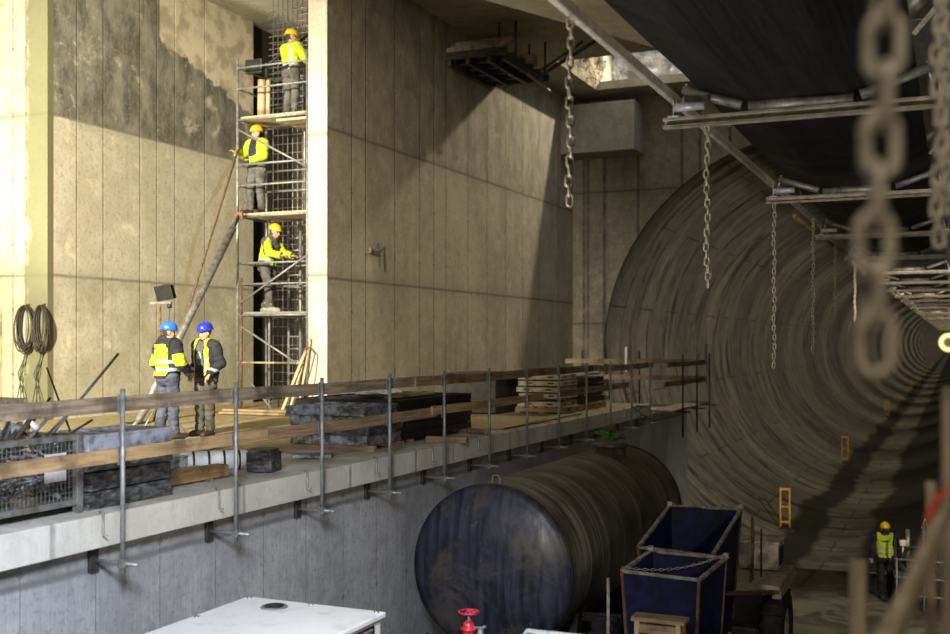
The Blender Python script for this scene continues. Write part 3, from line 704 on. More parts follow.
MB().tube((SX0 + .42, SY0 + .55, LZ), (SX0 + .42, SY0 + .55, 2.62), .027, 10).build('upright', M['galv'], scaf)
for lv in levels:
    for y in (SY0, SY1): MB().tube((SX0, y, lv - .07), (SX1, y, lv - .07), .022, 8).build('ledger', M['galv'], scaf)
    for x in (SX0, SX1): MB().tube((x, SY0, lv - .07), (x, SY1, lv - .07), .022, 8).build('transom', M['galv'], scaf)
    for g in (.58, 1.02):
        for y in (SY0, SY1): MB().tube((SX0, y, lv + g), (SX1, y, lv + g), .021, 8).build('guard_tube', M['galv'], scaf)
        MB().tube((SX0, SY0, lv + g), (SX0, SY1, lv + g), .021, 8).build('guard_tube', M['galv_dull'], scaf)
    for k in range(3):
        o = MB().bx(SX0 + .05, SX1 - .05, SY0 + .04 + k*.32, SY0 + .34 + k*.32, lv - .05, lv).build('deck_board', M['timber' if lv != levels[0] else 'galv'], scaf, bevel=.005)
MB().tube((SX0, SY0, LZ + 1.05), (SX1, SY0, LZ + 1.05), .021, 8).build('ledger', M['timber'], scaf)
MB().tube((SX0, SY0 - .04, P(237, 128, 22.8).z), (SX1, SY0 - .04, P(310, 171, 22.8).z), .021, 8).build('brace', M['galv'], scaf)
MB().tube((SX0 + .1, SY0 - .04, P(240, 303, 22.8).z), (SX1, SY0 - .04, P(310, 258, 22.8).z), .021, 8).build('brace', M['galv'], scaf)
MB().tube((SX0 + .1, SY0 - .04, P(240, 326, 22.8).z), (SX1 - .25, SY0 - .04, P(296, 362, 22.8).z), .021, 8).build('brace', M['galv'], scaf)
MB().tube((SX0 + .3, SY0 - .1, LZ + .75), (SX0 + 1.0, SY0 - .1, LZ + .02), .014, 6).build('brace', M['galv_dull'], scaf)
for i in range(3): MB().bx(SX0 + .9, SX1 - .05, SY0 + .1 + i*.3, SY0 + .35 + i*.3, 4.58, 4.63).build('deck_board', M['timber'], scaf)
# reinforcement behind the scaffold
t = thing('rebar_cage', 'dense vertical rebar cage with ties standing in the dark niche behind the scaffold', 'rebar cage', (-13.6, 21.2, LZ))
for i in range(9):
    x = -14.3 + i*.26
    MB().tube((x, 21.2, LZ), (x, 21.2, 7.6), .014, 6).build('vertical_bar', M['rust'], t)
for z in [LZ + .15 + .21*i for i in range(43)]:
    MB().tube((-14.4, 21.17, z), (-12.06 if int(z*7) % 3 else -13.0, 21.17 + .03*math.sin(z*9), z + .015*math.sin(z*5)), .010, 5).build('tie_bar', M['galv_dull'], t)
t = thing('rebar_mat', 'rebar mat with a square grid at its top, behind the uppermost scaffold worker', 'rebar mat', (-13.4, 20.7, LZ))
for i in range(10): MB().tube((-14.1 + i*.13, 20.7, LZ), (-14.1 + i*.13, 20.7, 7.95), .010, 5).build('vertical_bar', M['galv_dull'], t)
for i in range(16): MB().tube((-14.2, 20.68, 5.35 + i*.14), (-12.75, 20.68, 5.35 + i*.14), .010, 5).build('tie_bar', M['galv_dull'], t)
# column with ladder ties
t = thing('access_ladder', 'narrow steel ladder rising inside the scaffold bottom', 'ladder', (-13.4, 20.25, LZ))
for x in (-13.42, -13.12): MB().tube((x, 20.3, LZ), (x, 20.3, 2.6), .03, 8).build('stile', M['galv'], t)
for i in range(15): MB().tube((-13.42, 20.3, LZ + .25 + .27*i), (-13.12, 20.3, LZ + .25 + .27*i), .018, 6).build('rung', M['galv'], t)
# timbers / rolls on the top deck
for k, (x, h) in enumerate([(-13.55, .86), (-13.38, .84)]):
    p = V(x, 19.45, 4.73)
    o = MB().path([p, p + V(0, .02, h)], [.085 if k == 0 else .05]*2, 12).build('formwork_tube', M['timber']); tag(o, ['thick pale cardboard tube on the top scaffold deck', 'thinner pale tube beside the thick one on the top scaffold deck'][k], 'tube')
o = MB().box((-13.62, 19.3, 5.85), (.42, .1, .3)).build('floodlight_head', M['black'], bevel=.02); tag(o, 'black floodlight head clamped to the top left scaffold corner', 'floodlight')
o = MB().tube((-13.62, 19.5, 5.82), (-12.95, 20.4, 6.75), .03, 8).build('lamp_arm', M['dsteel']); tag(o, 'dark slanting arm above the floodlight head at the top of the scaffold', 'arm')
# boards leaning on the pillar
t0 = [(303, 397, 322, 330, .05), (313, 413, 318, 345, .04)]
for k, (ax, bx_, h, w, dep) in enumerate([(-12.42, -12.02, 1.35, .06, 18.85), (-12.06, -11.92, 1.55, .045, 18.9), (-12.24, -12.12, 1.0, .045, 18.85)]):
    o = MB().bar((ax, dep - .35, LZ + .02), (bx_, 18.83, LZ + h), w, .03, up=(0, 1, 0)).build('leaning_board', M['timber'], bevel=.004)
    tag(o, ['widest pale board leaning on the foot of the pillar, leftmost', 'longest thin lath leaning on the pillar foot', 'short lath leaning on the pillar between the other two'][k], 'board', 'boards leaning on the pillar')
o = MB().path([(-11.9, 18.3, LZ + .02), (-11.78, 18.6, LZ + .9), (-11.75, 18.72, LZ + 1.25), (-11.9, 18.75, LZ + 1.38), (-12.0, 18.75, LZ + 1.33)], .014, 6).build('bent_bar', M['rust']); tag(o, 'crooked rusty bar leaning on the pillar like a walking stick', 'bar')
o = MB().bx(-13.0, -12.35, 20.9, 20.96, LZ, .55).build('insulation_sheet', M['bluesheet'], bevel=.01); tag(o, 'pale blue sheet standing upright in the niche behind the scaffold', 'sheet')
for k in range(5):
    o = MB().box((-13.35 + .2*k, 20.75, LZ + .06), (.9, .1, .08), rz=.05*k).build('stored_timber', M['timber_x'], bevel=.005) if k == 0 else None
    if o: tag(o, 'timber lying across the niche floor under the scaffold', 'timber')
t = thing('plank_pile', 'low pile of pale planks on the sandy floor in front of the scaffold', 'plank pile', (-12.9, 18.3, LZ))
for i in range(2): MB().box((-12.95, 18.35 + .12*i, LZ + .04 + .05*i), (1.6, .22, .045), rz=.03*i).build('board', M['timber_x'], t, bevel=.004)
# mini wall fittings
t = thing('wall_bracket', 'small rusty bracket with a loose wire on the long wall below the light patch', 'bracket', P(375, 254, 1) * 0 + V(-11.57, atX(372, -11.57), 1.9))
yb = atX(372, -11.57)
MB().box((-11.55, yb, 1.93), (.04, .34, .025)).box((-11.54, yb - .12, 1.98), (.05, .03, .12)).build('bracket', M['rust'], t)
MB().path([(-11.54, yb + .05, 1.95), (-11.52, yb + .2, 2.15), (-11.53, yb + .3, 1.6)], .008, 5).build('wire', M['cable'], t)

# ---------------------------------------------------------------- hanging formwork platform below the ceiling
y0, y1 = 24.3, 26.9
t = thing('hanging_platform', 'dark timber and steel bracket platform hanging under the ceiling against the long wall', 'platform', (-11.0, 27, 6.7))
for i in range(6): MB().bx(-11.5, -9.9, y0 + i*.6, y0 + .12 + i*.6, 6.95, 7.13).build('cross_beam', M['dsteel'], t)
for x in (-11.4, -10.9, -10.35, -9.95): MB().bx(x-.05, x+.05, y0, y1, 6.80, 6.94).build('bearer', M['dsteel'], t)
for i in range(3): MB().bx(-11.5, -9.95, y0 + .05 + i*.25, y0 + .25 + i*.25, 7.14 + i*.13, 7.26 + i*.13).build('timber', M['plank_grey'], t, bevel=.01)
MB().bx(-11.45, -9.9, y0 + 1.9, y0 + 2.2, 7.14, 7.4).build('timber', M['plank_grey'], t)
for x in (-10.4, -9.95):
    for y in (y0 + .8, y0 + 2.9): MB().tube((x, y, 6.9), (x, y, 7.95), .03, 8).build('hanger', M['dsteel'], t)
MB().bar((-9.95, y0 + 2.0, 6.75), (-8.6, y0 + 3.0, 7.85), .09, .09).bar((-9.95, y0 + 2.2, 6.95), (-8.9, y0 + 2.9, 7.85), .06, .06).build('stay', M['dsteel'], t)
MB().tube((-9.9, y0 + 1.5, 6.78), (-9.9, y1 + .5, 6.7), .035, 8).tube((-10.3, y0 + 1.2, 6.75), (-10.1, y1 + .2, 6.7), .03, 8).build('loose_tube', M['galv_dull'], t)

# ---------------------------------------------------------------- tank
TX, TZ, RT = -5.31, -2.85, 1.07
TY0, TY1 = 12.5, 18.3
t = thing('storage_tank', 'large horizontal steel cylinder tank with a blue-black end beside the lower wall', 'tank', (TX, TY0, DZ))
MT = Matrix.Translation((TX, TY0, TZ)) @ Matrix.Rotation(-PI/2, 4, 'X')
Lt = TY1 - TY0
prof = [(RT, .03)]
for i in range(1, 7):
    zz = Lt*i/7; prof += [(RT, zz - .02), (RT + .004, zz - .006), (RT + .004, zz + .006), (RT, zz + .02)]
prof += [(RT, Lt - .03)]
MB().lathe(prof, 96, MT).build('shell', M['tank'], t)
MB().lathe([(0, -.13), (.3, -.12), (.6, -.085), (.85, -.03), (.94, 0), (.985, .03), (RT + .006, .05), (RT + .006, .10), (RT, .11)], 96, MT).build('front_end', M['tank_cap'], t)
MB().lathe([(RT, Lt - .1), (RT + .02, Lt - .09), (RT + .02, Lt - .02), (.9, Lt + .05), (.6, Lt + .1), (0, Lt + .14)], 96, MT).build('rear_end', M['tank_cap'], t)
lug = MB(); lug.path([(TX - .05, TY0 + .22, TZ + RT - .02), (TX - .05, TY0 + .22, TZ + RT + .06), (TX - .03, TY0 + .22, TZ + RT + .095), (TX + .03, TY0 + .22, TZ + RT + .095), (TX + .05, TY0 + .22, TZ + RT + .06), (TX + .05, TY0 + .22, TZ + RT - .02)], .012, 8)
lug.build('lifting_lug', M['tank'], t)
MB().lathe([(.26, -.1), (.26, .07), (.30, .07), (.30, .11), (0, .11)], 32, Matrix.Translation((TX + .12, 17.3, TZ + RT))).build('manhole', M['tank'], t)
for y in (TY0 + .9, TY1 - .9):
    s = MB(); s.loft([[(TX + RT*1.0*math.sin(a), y + q, TZ - RT*math.cos(a)*1.003) for a in [-1.0 + .2*i for i in range(11)]] + [(TX + .8, y + q, DZ + .12), (TX - .8, y + q, DZ + .12)] for q in (-.09, .09)])
    s.build('saddle', M['dsteel'], t)
for x in (TX - .75, TX + .75): MB().box((x, (TY0+TY1)/2, DZ + .07), (.14, Lt + .6, .14)).build('skid', M['beamst'], t)
for y in (TY0 - .25, TY1 + .2): MB().box((TX, y, DZ + .07), (1.9, .12, .13)).build('skid_cross', M['beamst'], t)
for x in (TX - .8, TX + .78): MB().box((x, TY0 - .15, DZ + .5), (.07, .07, .8)).bar((x, TY0 - .15, DZ + .9), (x*.75 + TX*.25, TY0 + .2, DZ + .6), .06, .06).build('stanchion', M['dsteel'], t)
# green leaves / gloves heap on the manhole
for k in range(7):
    a = k*.9; c = V(TX + .12, 17.3, TZ + RT + .115)
    mb = MB(); d = V(math.cos(a), math.sin(a), 0); n = V(-d.y, d.x, 0)
    pr = [(0, .02), (.08, .07), (.17, .08), (.26, .02)]
    L_ = [mb.bm.verts.new(c + d*q + n*w + V(0, 0, .02 + .04*k/2 + .5*q*(1-q*2.2))) for q, w in pr]; R_ = [mb.bm.verts.new(c + d*q - n*w + V(0, 0, .07 + .04*k/2 + .5*q*(1-q*2.2))) for q, w in pr]
    for i in range(3): mb.bm.faces.new((L_[i], L_[i+1], R_[i+1], R_[i]))
    if k == 0: tp = thing('leafy_sprig', 'small heap of bright green leaves on the tank manhole', 'leaves', c)
    o = mb.build('leaf', M['green'], tp); o.modifiers.new('s', 'SOLIDIFY').thickness = .008

# ---------------------------------------------------------------- carrier with the two blue skips
def skip(name, lab, rim, zb, shrink, slings, grp=None):
    """rim: four corners (back left, back right, front right, front left); the walls drop and narrow towards zb"""
    c = sum((Vector(q) for q in rim), V(0, 0, 0)) / 4
    t = thing(name, lab, 'skip', (c.x, c.y, zb))
    inn = []; bot = []; boti = []
    for q in rim:
        q = Vector(q); inn.append(q + (V(c.x, c.y, q.z) - q).normalized()*.03)
        b = V(c.x + (q.x-c.x)*shrink, c.y + (q.y-c.y)*shrink, zb); bot.append(b); boti.append(b + (c - b).normalized()*.04 + V(0, 0, .02))
    MB().loft([boti, inn, [Vector(q) for q in rim], bot], caps=True).build('body', M['blue'], t)
    r = MB(); n = len(rim)
    for i in range(4): r.bar(Vector(rim[i]), Vector(rim[(i+1) % 4]), .045, .04)
    for i in (0, 1): r.box(Vector(rim[i]) + V(0, 0, .03), (.07, .05, .07))
    r.build('rim', M['bluerim'], t, bevel=.006)
    for i in (2, 3, 1): MB().bar(Vector(rim[i]), bot[i], .035, .035).build('corner_post', M['rust'], t)
    for (i, j, sag) in slings:
        a, b = Vector(rim[i]) + V(0, 0, .05), Vector(rim[j]) + V(0, 0, .05); prev = None; nn = 26
        ch = MB()
        for k in range(nn):
            f0, f1 = k/nn, (k+1)/nn
            p = a.lerp(b, f0); q = a.lerp(b, f1)
            p.z -= sag*4*f0*(1-f0); q.z -= sag*4*f1*(1-f1)
            m = (p+q)/2; h = (q-p)*.62; sd = V(0, 0, .012) if k % 2 else h.cross(V(0, 0, 1)).normalized()*.012
            ch.path([m-h, m-h*.6+sd, m+h*.6+sd, m+h, m+h*.6-sd, m-h*.6-sd], .005, 5, closed=True)
        ch.build('sling_chain', M['chain'], t)
    return t
rb_ = [P(670, 506, 14.7), P(741, 509, 14.9), P(712, 556, 13.9), P(638, 547, 13.6)]
skip('blue_skip', 'rear dark blue skip with a sloping open mouth on the carrier', rb_, -3.75, .82, [(0, 1, .12)])
rf_ = [P(651, 551, 13.15), P(726, 558, 13.35), P(699, 580, 12.75), P(622, 571, 12.55)]
skip('blue_skip', 'front lower blue skip with chains drooping over its open top', rf_, -3.75, .88, [(3, 1, .10), (0, 1, .14)])
t = thing('carrier_vehicle', 'dirty low carrier vehicle with big tyres under the blue skips', 'vehicle', (-3.0, 14.5, DZ))
MB().bx(-3.75, -2.45, 12.2, 16.6, -3.98, -3.77).bx(-3.6, -2.5, 12.0, 12.2, -4.1, -3.85).build('chassis', M['dsteel'], t, bevel=.02)
def wheel(x, y):
    MX = Matrix.Translation((x, y, DZ + .60)) @ Matrix.Rotation(PI/2, 4, 'Y')
    w = MB().lathe([(.32, -.15), (.52, -.16), (.585, -.12), (.60, -.05), (.60, .05), (.585, .12), (.52, .16), (.32, .15), (.32, -.15)], 40, MX)
    for k in range(22):
        a = 2*PI*k/22; w.box((x, y + .60*math.cos(a), DZ + .60 + .60*math.sin(a)), (.28, .06, .05), M=Matrix.Rotation(a, 4, 'X'))
    o = w.build('tyre', M['rubber'], t)
    MB().lathe([(0, -.05), (.12, -.07), (.14, -.03), (.31, -.02), (.33, .1), (.33, .13), (.28, .12), (.25, .05), (.12, .06), (.1, .1), (0, .1)], 28, MX).build('hub', M['beamst'], o)
for (x, y) in ((-2.28, 15.6), (-2.28, 13.0), (-3.92 + .0, 13.0)): wheel(x, y)
MB().bx(-2.85, -2.3, 15.9, 16.5, -3.25, -2.87).bx(-2.87, -2.28, 15.88, 16.52, -2.89, -2.85).build('engine_cover', M['offwhite'], t, bevel=.015)
MB().bx(-2.298, -2.29, 16.0, 16.4, -3.2, -2.95).build('vent_recess', M['black'], t)
MB().bx(-2.9, -2.15, 15.0, 16.5, -3.34, -3.27).bx(-2.25, -2.13, 15.0, 16.5, -3.45, -3.34).build('mudguard', M['beamst'], t, bevel=.01)
MB().bar((-2.3, 14.6, -3.3), (-2.16, 15.6, -3.42), .04, .04).bar((-2.9, 14.6, -3.35), (-2.16, 15.0, -3.35), .05, .05).bar((-2.55, 15.1, -3.3), (-2.5, 15.05, -2.55), .035, .035).build('frame_bars', M['rust'], t)
MB().tube((-2.55, 15.25, -3.3), (-2.55, 15.25, -2.42), .02, 8).tube((-2.47, 15.5, -3.3), (-2.47, 15.5, -2.6), .015, 8).build('upright_pipe', M['rust'], t)
for k, (x, y, z) in enumerate([(-2.6, 12.3, -3.6), (-2.4, 12.8, -3.55), (-3.8, 12.3, -3.6)]):
    MB().box((x, y, z), (.25, .2, .12)).tube((x-.1, y, z), (x+.2, y-.1, z+.02), .03, 8).tube((x, y, z), (x, y, z+.17), .02).build('fitting', M['beamst'], t, bevel=.01)
MB().tube((-3.7, 12.25, -3.7), (-3.7, 12.25, -2.75), .02, 8).tube((-2.6, 12.2, -3.58), (-3.0, 12.05, -3.52), .025, 8).build('upright_pipe', M['beamst'], t)
# yellow stand in front
sx, sy, sz = -3.05, 11.25, -3.12
c = P(660, 619, 11.6)
t = thing('timber_trestle', 'rough yellow trestle with a plank top in front of the blue skips', 'trestle', (c.x, c.y, DZ))
MB().box((c.x, c.y, c.z), (.58, .24, .05)).build('top_board', M['timber_x'], t, bevel=.01)
for s in (-1, 1):
    for q in (-.08, .08): MB().bar((c.x + s*.22, c.y + q, c.z - .02), (c.x + s*.25, c.y + q*2, DZ), .08, .05).build('leg', M['yellowp' if q > 0 else 'timber'], t)
MB().box((c.x, c.y - .1, c.z - .09), (.5, .04, .09)).build('apron', M['timber_x'], t)

# ---------------------------------------------------------------- generator, valve, handrail in front
gx0, gx1, gy0, gy1, gz = -5.86, -4.44, 3.6, 8.2, -2.3
t = thing('generator_unit', 'white painted steel generator housing in the foreground pit', 'generator', ((gx0+gx1)/2, (gy0+gy1)/2, DZ))
hs = MB().bx(gx0 + .03, gx1 - .03, gy0, gy1 - .03, DZ + .15, gz - .05).build('housing', M['white'], t, bevel=.02)
MB().bx(gx0, gx1, gy0, gy1, gz - .05, gz).build('roof_panel', M['white'], t, bevel=.012)
MB().bx(gx0 + .02, gx1 - .02, gy0, gy1, DZ, DZ + .15).build('base_frame', M['dsteel'], t)
for i in range(7): MB().box((gx1 - .025, gy1 - .85, gz - .12 - .055*i), (.02, 1.3, .035), M=Matrix.Rotation(.5, 4, 'Y')).build('louvre', M['galv_dull'], hs)
MB().bx(gx1 - .034, gx1 - .028, gy1 - 1.55, gy1 - .15, gz - .52, gz - .08).build('louvre_recess', M['black'], t)
hp = P(281, 609, 9.55)
MB().lathe([(0, .0), (.085, .0), (.085, .012), (.11, .012), (.12, 0)], 28, Matrix.Translation((hp.x, 7.95, gz + .0012))).build('exhaust_rim', M['galv'], t)
MB().lathe([(0, 0), (.085, 0), (.085, .006), (0, .006)], 28, Matrix.Translation((hp.x, 7.95, gz + .012))).build('exhaust_hole', M['black'], t)
for (x, y) in ((gx0 + .06, gy1 - .06), (gx1 - .06, gy1 - .06), ((gx0+gx1)/2, gy1 - .06), (gx0 + .06, 6.6), (gx0+.06, 7.4), (gx1 - .06, 7.2)): MB().lathe([(.022, 0), (.022, .012), (0, .016)], 12, Matrix.Translation((x, y, gz))).build('bolt', M['galv_dull'], t)
v = P(469, 612, 9.6)
t = thing('red_gate_valve', 'red gate valve with a spoked handwheel in front of the tank', 'valve', (v.x, v.y, DZ))
hw = MB().path([(v.x + .085*math.cos(a), v.y + .085*math.sin(a), v.z) for a in [2*PI*i/24 for i in range(24)]], .012, 8, closed=True).build('handwheel', M['red'], t)
sp = MB()
for a in (0.3, 2.4, 4.5): sp.tube((v.x, v.y, v.z), (v.x + .085*math.cos(a), v.y + .085*math.sin(a), v.z), .009, 6)
sp.build('spokes', M['red'], hw)
MB().tube((v.x, v.y, v.z + .01), (v.x, v.y, v.z - .16), .012, 8).build('stem', M['galv'], t)
MB().lathe([(0, -.07), (.03, -.075), (.05, -.10), (.05, -.13), (.075, -.135), (.075, -.155), (.045, -.16), (.06, -.20), (.07, -.26), (.07, -.40), (.09, -.41), (.09, -.44), (0, -.44)], 24, Matrix.Translation((v.x, v.y, v.z))).build('body', M['red'], t)
MB().path([(v.x + .03, v.y, v.z - .13), (v.x + .12, v.y, v.z - .13), (v.x + .16, v.y, v.z - .11)], .014, 8).tube((v.x + .11, v.y, v.z - .13), (v.x + .11, v.y, v.z - .24), .014).lathe([(.026, -.02), (.026, .02), (0, .02)], 12, Matrix.Translation((v.x + .11, v.y, v.z - .16))).build('side_cock', M['galv'], t)
MB().tube((v.x, v.y, v.z - .44), (v.x, v.y, DZ), .06, 16).build('riser_pipe', M['dsteel'], t)
h0, h1 = P(524, 633, 9.0), P(590, 640, 8.6)
t = thing('tubular_barrier', 'pale tubular steel barrier top at the bottom edge beside the red valve', 'barrier', (h0.x, h0.y, DZ))
bz = h0.z
MB().path([V(h0.x - .03, h0.y, bz - .5), V(h0.x - .03, h0.y, bz - .06), V(h0.x + .03, h0.y, bz + .02), V(h1.x, h1.y, h1.z + .02), V(h1.x + .08, h1.y, h1.z - .05), V(h1.x + .08, h1.y, DZ + .02)], .021, 10).tube(V(h0.x - .03, h0.y, bz - .5), V(h0.x - .03, h0.y, DZ), .021).build('frame_tube', M['alu'], t)
for k in range(1, 5):
    q = V(h0.x, h0.y, bz).lerp(h1, k/5); MB().tube(V(q.x, q.y, q.z + .02), V(q.x, q.y, DZ + .2), .010, 8).build('bar', M['alu'], t)
# ---------------------------------------------------------------- belt conveyor
XL, XR = -2.35, -.12
bars = [9.87 + 5.95*k for k in range(-2, 34)]
cv = thing('belt_conveyor', 'long overhead belt conveyor with a black belt running into the tunnel', 'conveyor', (-1.2, 9.87, 2.0))
YE = bars[-1] + 2
def channel(x, s, z0, z1, w=.07):
    m = MB(); m.bx(x - .006, x + .006, -2.5, YE, z0, z1).bx(x, x + s*w, -2.5, YE, z0, z0 + .012).bx(x, x + s*w, -2.5, YE, z1 - .012, z1); return m
channel(XL, -1, 2.20, 2.28, .05).build('stringer', M['stringer'], cv); channel(XR, 1, 2.17, 2.32).build('stringer', M['alu'], cv)
sec = []
def bz(x, y):
    f = ((y - 9.87) / 5.95) % 1.0; sag = -.045 * 4*f*(1-f)
    q = abs(x + 1.24)
    return 2.155 + sag + max(0, q - .42) * .40
yy = -2.5
while yy < YE:
    top = [(x, yy, bz(x, yy) + .014) for x in (-2.18, -1.98, -1.78, -1.62, -1.24, -.86, -.70, -.5, -.3)]
    bot = [(x, yy, bz(x, yy)) for x in (-.3, -.5, -.70, -.86, -1.24, -1.62, -1.78, -1.98, -2.18)]
    sec.append(top + bot); yy += 5.95/6 if yy < 60 else 5.95
MB().loft(sec, smooth=False).build('belt', M['belt'], cv)
for k, y in enumerate(bars):
    far = y > 90
    m = MB()
    m.bx(XL - .10, XR + .14, y - .045, y + .045, 2.035, 2.048).bx(XL - .10, XR + .14, y - .045, y + .045, 1.955, 1.968).bx(XL - .10, XR + .14, y + .035, y + .042, 1.96, 2.04)
    m.bx(XL - .10, XR + .14, y - .045, y - .039, 2.018, 2.040).bx(XL - .10, XR + .14, y - .045, y - .039, 1.962, 1.978)
    m.build('cross_beam', M['beamst'], cv)
    r = MB()
    r.tube((-1.68, y, 2.098), (-.80, y, 2.098), .052, 14).tube((-2.27, y, 2.30), (-1.74, y, 2.115), .045, 12).tube((-.74, y, 2.115), (-.2, y, 2.30), .045, 12)
    r.build('idler_roller', M['galv_dull'], cv)
    MB().tube((XL + .02, y - .12, 2.12), (XL + .30, y - .12, 2.12), .04, 12).build('return_roller_end', M['alu'], cv)
    if not far:
        for x, xe in ((XL, -2.25), (XR, -.22)):
            b = MB(); b.bx(x-.05, x+.05, y-.06, y+.06, 2.045, 2.06).bx(x-.005, x+.005, y-.05, y+.05, 2.05, 2.2)
            b.bar((x + (.03 if x < -1 else -.03), y + .055, 2.05), (xe, y + .055, 2.36), .04, .012)
            b.build('end_bracket', M['alu'], cv)
        if 4 < y < 30:
            w = MB(); w.bar((-.06, y - 1.3, 2.25), (.0, y, 2.8), .05, .05).bar((-.30, y - .6, 2.42), (-.02, y - .6, 2.75), .06, .04).tube((-.42, y - .75, 2.50), (-.16, y - .75, 2.74), .07, 12)
            w.build('belt_guide', M['galv_dull'], cv)
for x in (XL + .12,):
    for y in bars[:8]: MB().tube((x, y + 2, 2.32), (x, y + 2, CZ if y > 2.9 else CZ), .012, 6).build('suspension_rod', M['galv_dull'], cv)
m = MB()
for y in bars[1:9]:
    for i in range(4): m.bar((XR + .08, y + i*1.487, 2.32 if i % 2 else 2.75), (XR + .08, y + (i+1)*1.487, 2.75 if i % 2 else 2.32), .035, .035)
m.bx(XR + .06, XR + .10, bars[1], bars[9], 2.73, 2.77)
m.build('side_lattice', M['alu'], cv)
o = MB().path([(-2.48, 19 + i*4, 2.12 + .02*math.sin(i)) for i in range(50)], .038, 10).build('yellow_hose', M['ypipe']); tag(o, 'yellow hose running beside the conveyor into the tunnel', 'hose')
# corrugated sheets above the belt's right side
t = thing('corrugated_roof', 'light corrugated sheets above the right side of the conveyor', 'roof sheet', (.2, 15, 3.75))
m = MB(); yy = 13.8; pts = []
n = 96
for i in range(n+1): pts.append((yy + 2.6*i/n, 3.78 + .02*math.sin(i*2*PI/8)))
bmv = [[m.bm.verts.new((x, a, b)) for x in (-.85, 2.0)] for a, b in pts]
for a, b in zip(bmv, bmv[1:]): m.bm.faces.new((a[0], a[1], b[1], b[0]))
o = m.build('sheet', M['alu'], t); o.modifiers.new('s', 'SOLIDIFY').thickness = .004
for x in (-.7, 1.8):
    for y in (14, 16.2): MB().tube((x, y, 3.8), (x, y, CZ), .015, 6).build('hanger', M['galv_dull'], t)

# ---------------------------------------------------------------- chains
def link_mesh(pitch, r):
    m = MB(); w = pitch*.32; h = pitch*.5 + r*.9 - w*.0; pts = []
    for i in range(12):
        a = 2*PI*i/12 + PI/12
        pts.append((w*math.cos(a), 0, (h - w)*(1 if math.sin(a) > 0 else -1) + w*math.sin(a)))
    m.path(pts, r, 6, closed=True)
    me_o = m.build('link', M['chain']); return me_o
def chain(top, length, label, pitch=.066, r=.0085, yaw=0.6, grp='chains hanging from the conveyor'):
    t = thing('hanging_chain', label, 'chain', top, grp)
    n = int(length / pitch); base = link_mesh(pitch, r)
    for i in range(n):
        o = base if i == 0 else base.copy()
        if i: C.objects.link(o)
        o.parent = t; o.location = (.008*math.sin(i*.7), .006*math.cos(i*.9), -pitch*(i+.5)); o.rotation_euler = (0, .05*math.sin(i*1.7), yaw + (i % 2)*PI/2 + .15*math.sin(i*2.1))
    return t
def hang(px, X, ybot, z0, label, **k):
    Y = atX(px, X); d = V(X, Y, 0).dot(V(-SA, CA, 0)); zb = (342 - ybot) / F * d
    return chain(V(X, Y, z0), z0 - zb, label, **k)
hang(570, XL - .01, 208, 2.17, 'slightly blurred chain hanging in front of the long concrete wall, leftmost of all chains', yaw=.4)
pc = V(atY(707, 9.87), 9.87, 1.95); chain(pc, 1.95 - (342-291)/F*9.84, 'sharp chain under the nearest big cross beam, in front of the portal arch', yaw=.4)
hang(774, XL + .02, 370, 1.95, 'longest chain against the tunnel wall, under the left end of the second cross beam', yaw=.5)
hang(813, XL + .06, 355, 2.17, 'long chain just right of the longest tunnel chain', yaw=.4)
hang(835, XL + .05, 319, 2.0, 'third chain along the conveyor edge inside the tunnel view', yaw=.5)
hang(855, XL + .05, 322, 2.1, 'fourth chain along the conveyor edge, thin and distant', yaw=.4)
hang(871, XL + .05, 328, 2.1, 'fifth chain along the conveyor edge, beside the big blurred chain', yaw=.5)
hang(900, XL + .05, 300, 2.1, 'short farthest chain near the distant end of the conveyor', yaw=.4)
pn = P(879, 342, 1.8); chain(V(pn.x, pn.y, 2.17), 2.17 - (342-405)/F*1.8, 'very near big blurred chain hanging right in front of the belt', pitch=.082, r=.0105, yaw=.35, grp='chains close to the viewer')
pn = P(939, 342, 3.6); chain(V(pn.x, pn.y, 2.17), 2.17 - (342-252)/F*3.6, 'near chain with small tight links at the right edge', pitch=.05, r=.009, yaw=.2, grp='chains close to the viewer')
pn = P(946, 342, 4.4); chain(V(pn.x, pn.y, 2.17), 2.17 - (342-225)/F*4.4, 'second chain at the extreme right edge, behind the tight-linked one', pitch=.05, r=.009, yaw=.9, grp='chains close to the viewer')

# ---------------------------------------------------------------- inside the tunnel
names = ['nearest, beside the mouth of the tunnel', 'second from the mouth', 'third from the mouth', 'fourth, small in the distance', 'fifth, tiny in the distance', 'farthest, close to the bright tunnel end']
t = None
zt = TCZ - math.sqrt(TR*TR - (-5.6-TCX)**2)
for i, px in enumerate((785, 845, 887, 910, 924, 932)):
    Y = atX(px, -5.6)
    if t is None:
        t = thing('yellow_barrier', '', 'barrier stand', (-5.6, Y, zt))
        for s in (-.16, .16): MB().tube((-5.6 + s, Y, zt), (-5.6 + s, Y, zt + 1.5), .035, 8).build('post', M['yellowp'], t)
        MB().bx(-5.78, -5.42, Y-.03, Y+.03, zt + 1.42, zt + 1.5).bx(-5.76, -5.44, Y-.02, Y+.02, zt + .8, zt + .86).bx(-5.76, -5.44, Y-.02, Y+.02, zt + .25, zt + .31).build('rail', M['yellowp'], t)
        MB().box((-5.7, Y, zt + .04), (1.0, .9, .10)).build('base_plate', M['dsteel'], t)
        o = t
    else: o = dup(t, (-5.6, Y, zt))
    o['label'] = 'yellow steel stand on the tunnel invert, ' + names[i]; o['group'] = 'yellow stands along the tunnel'
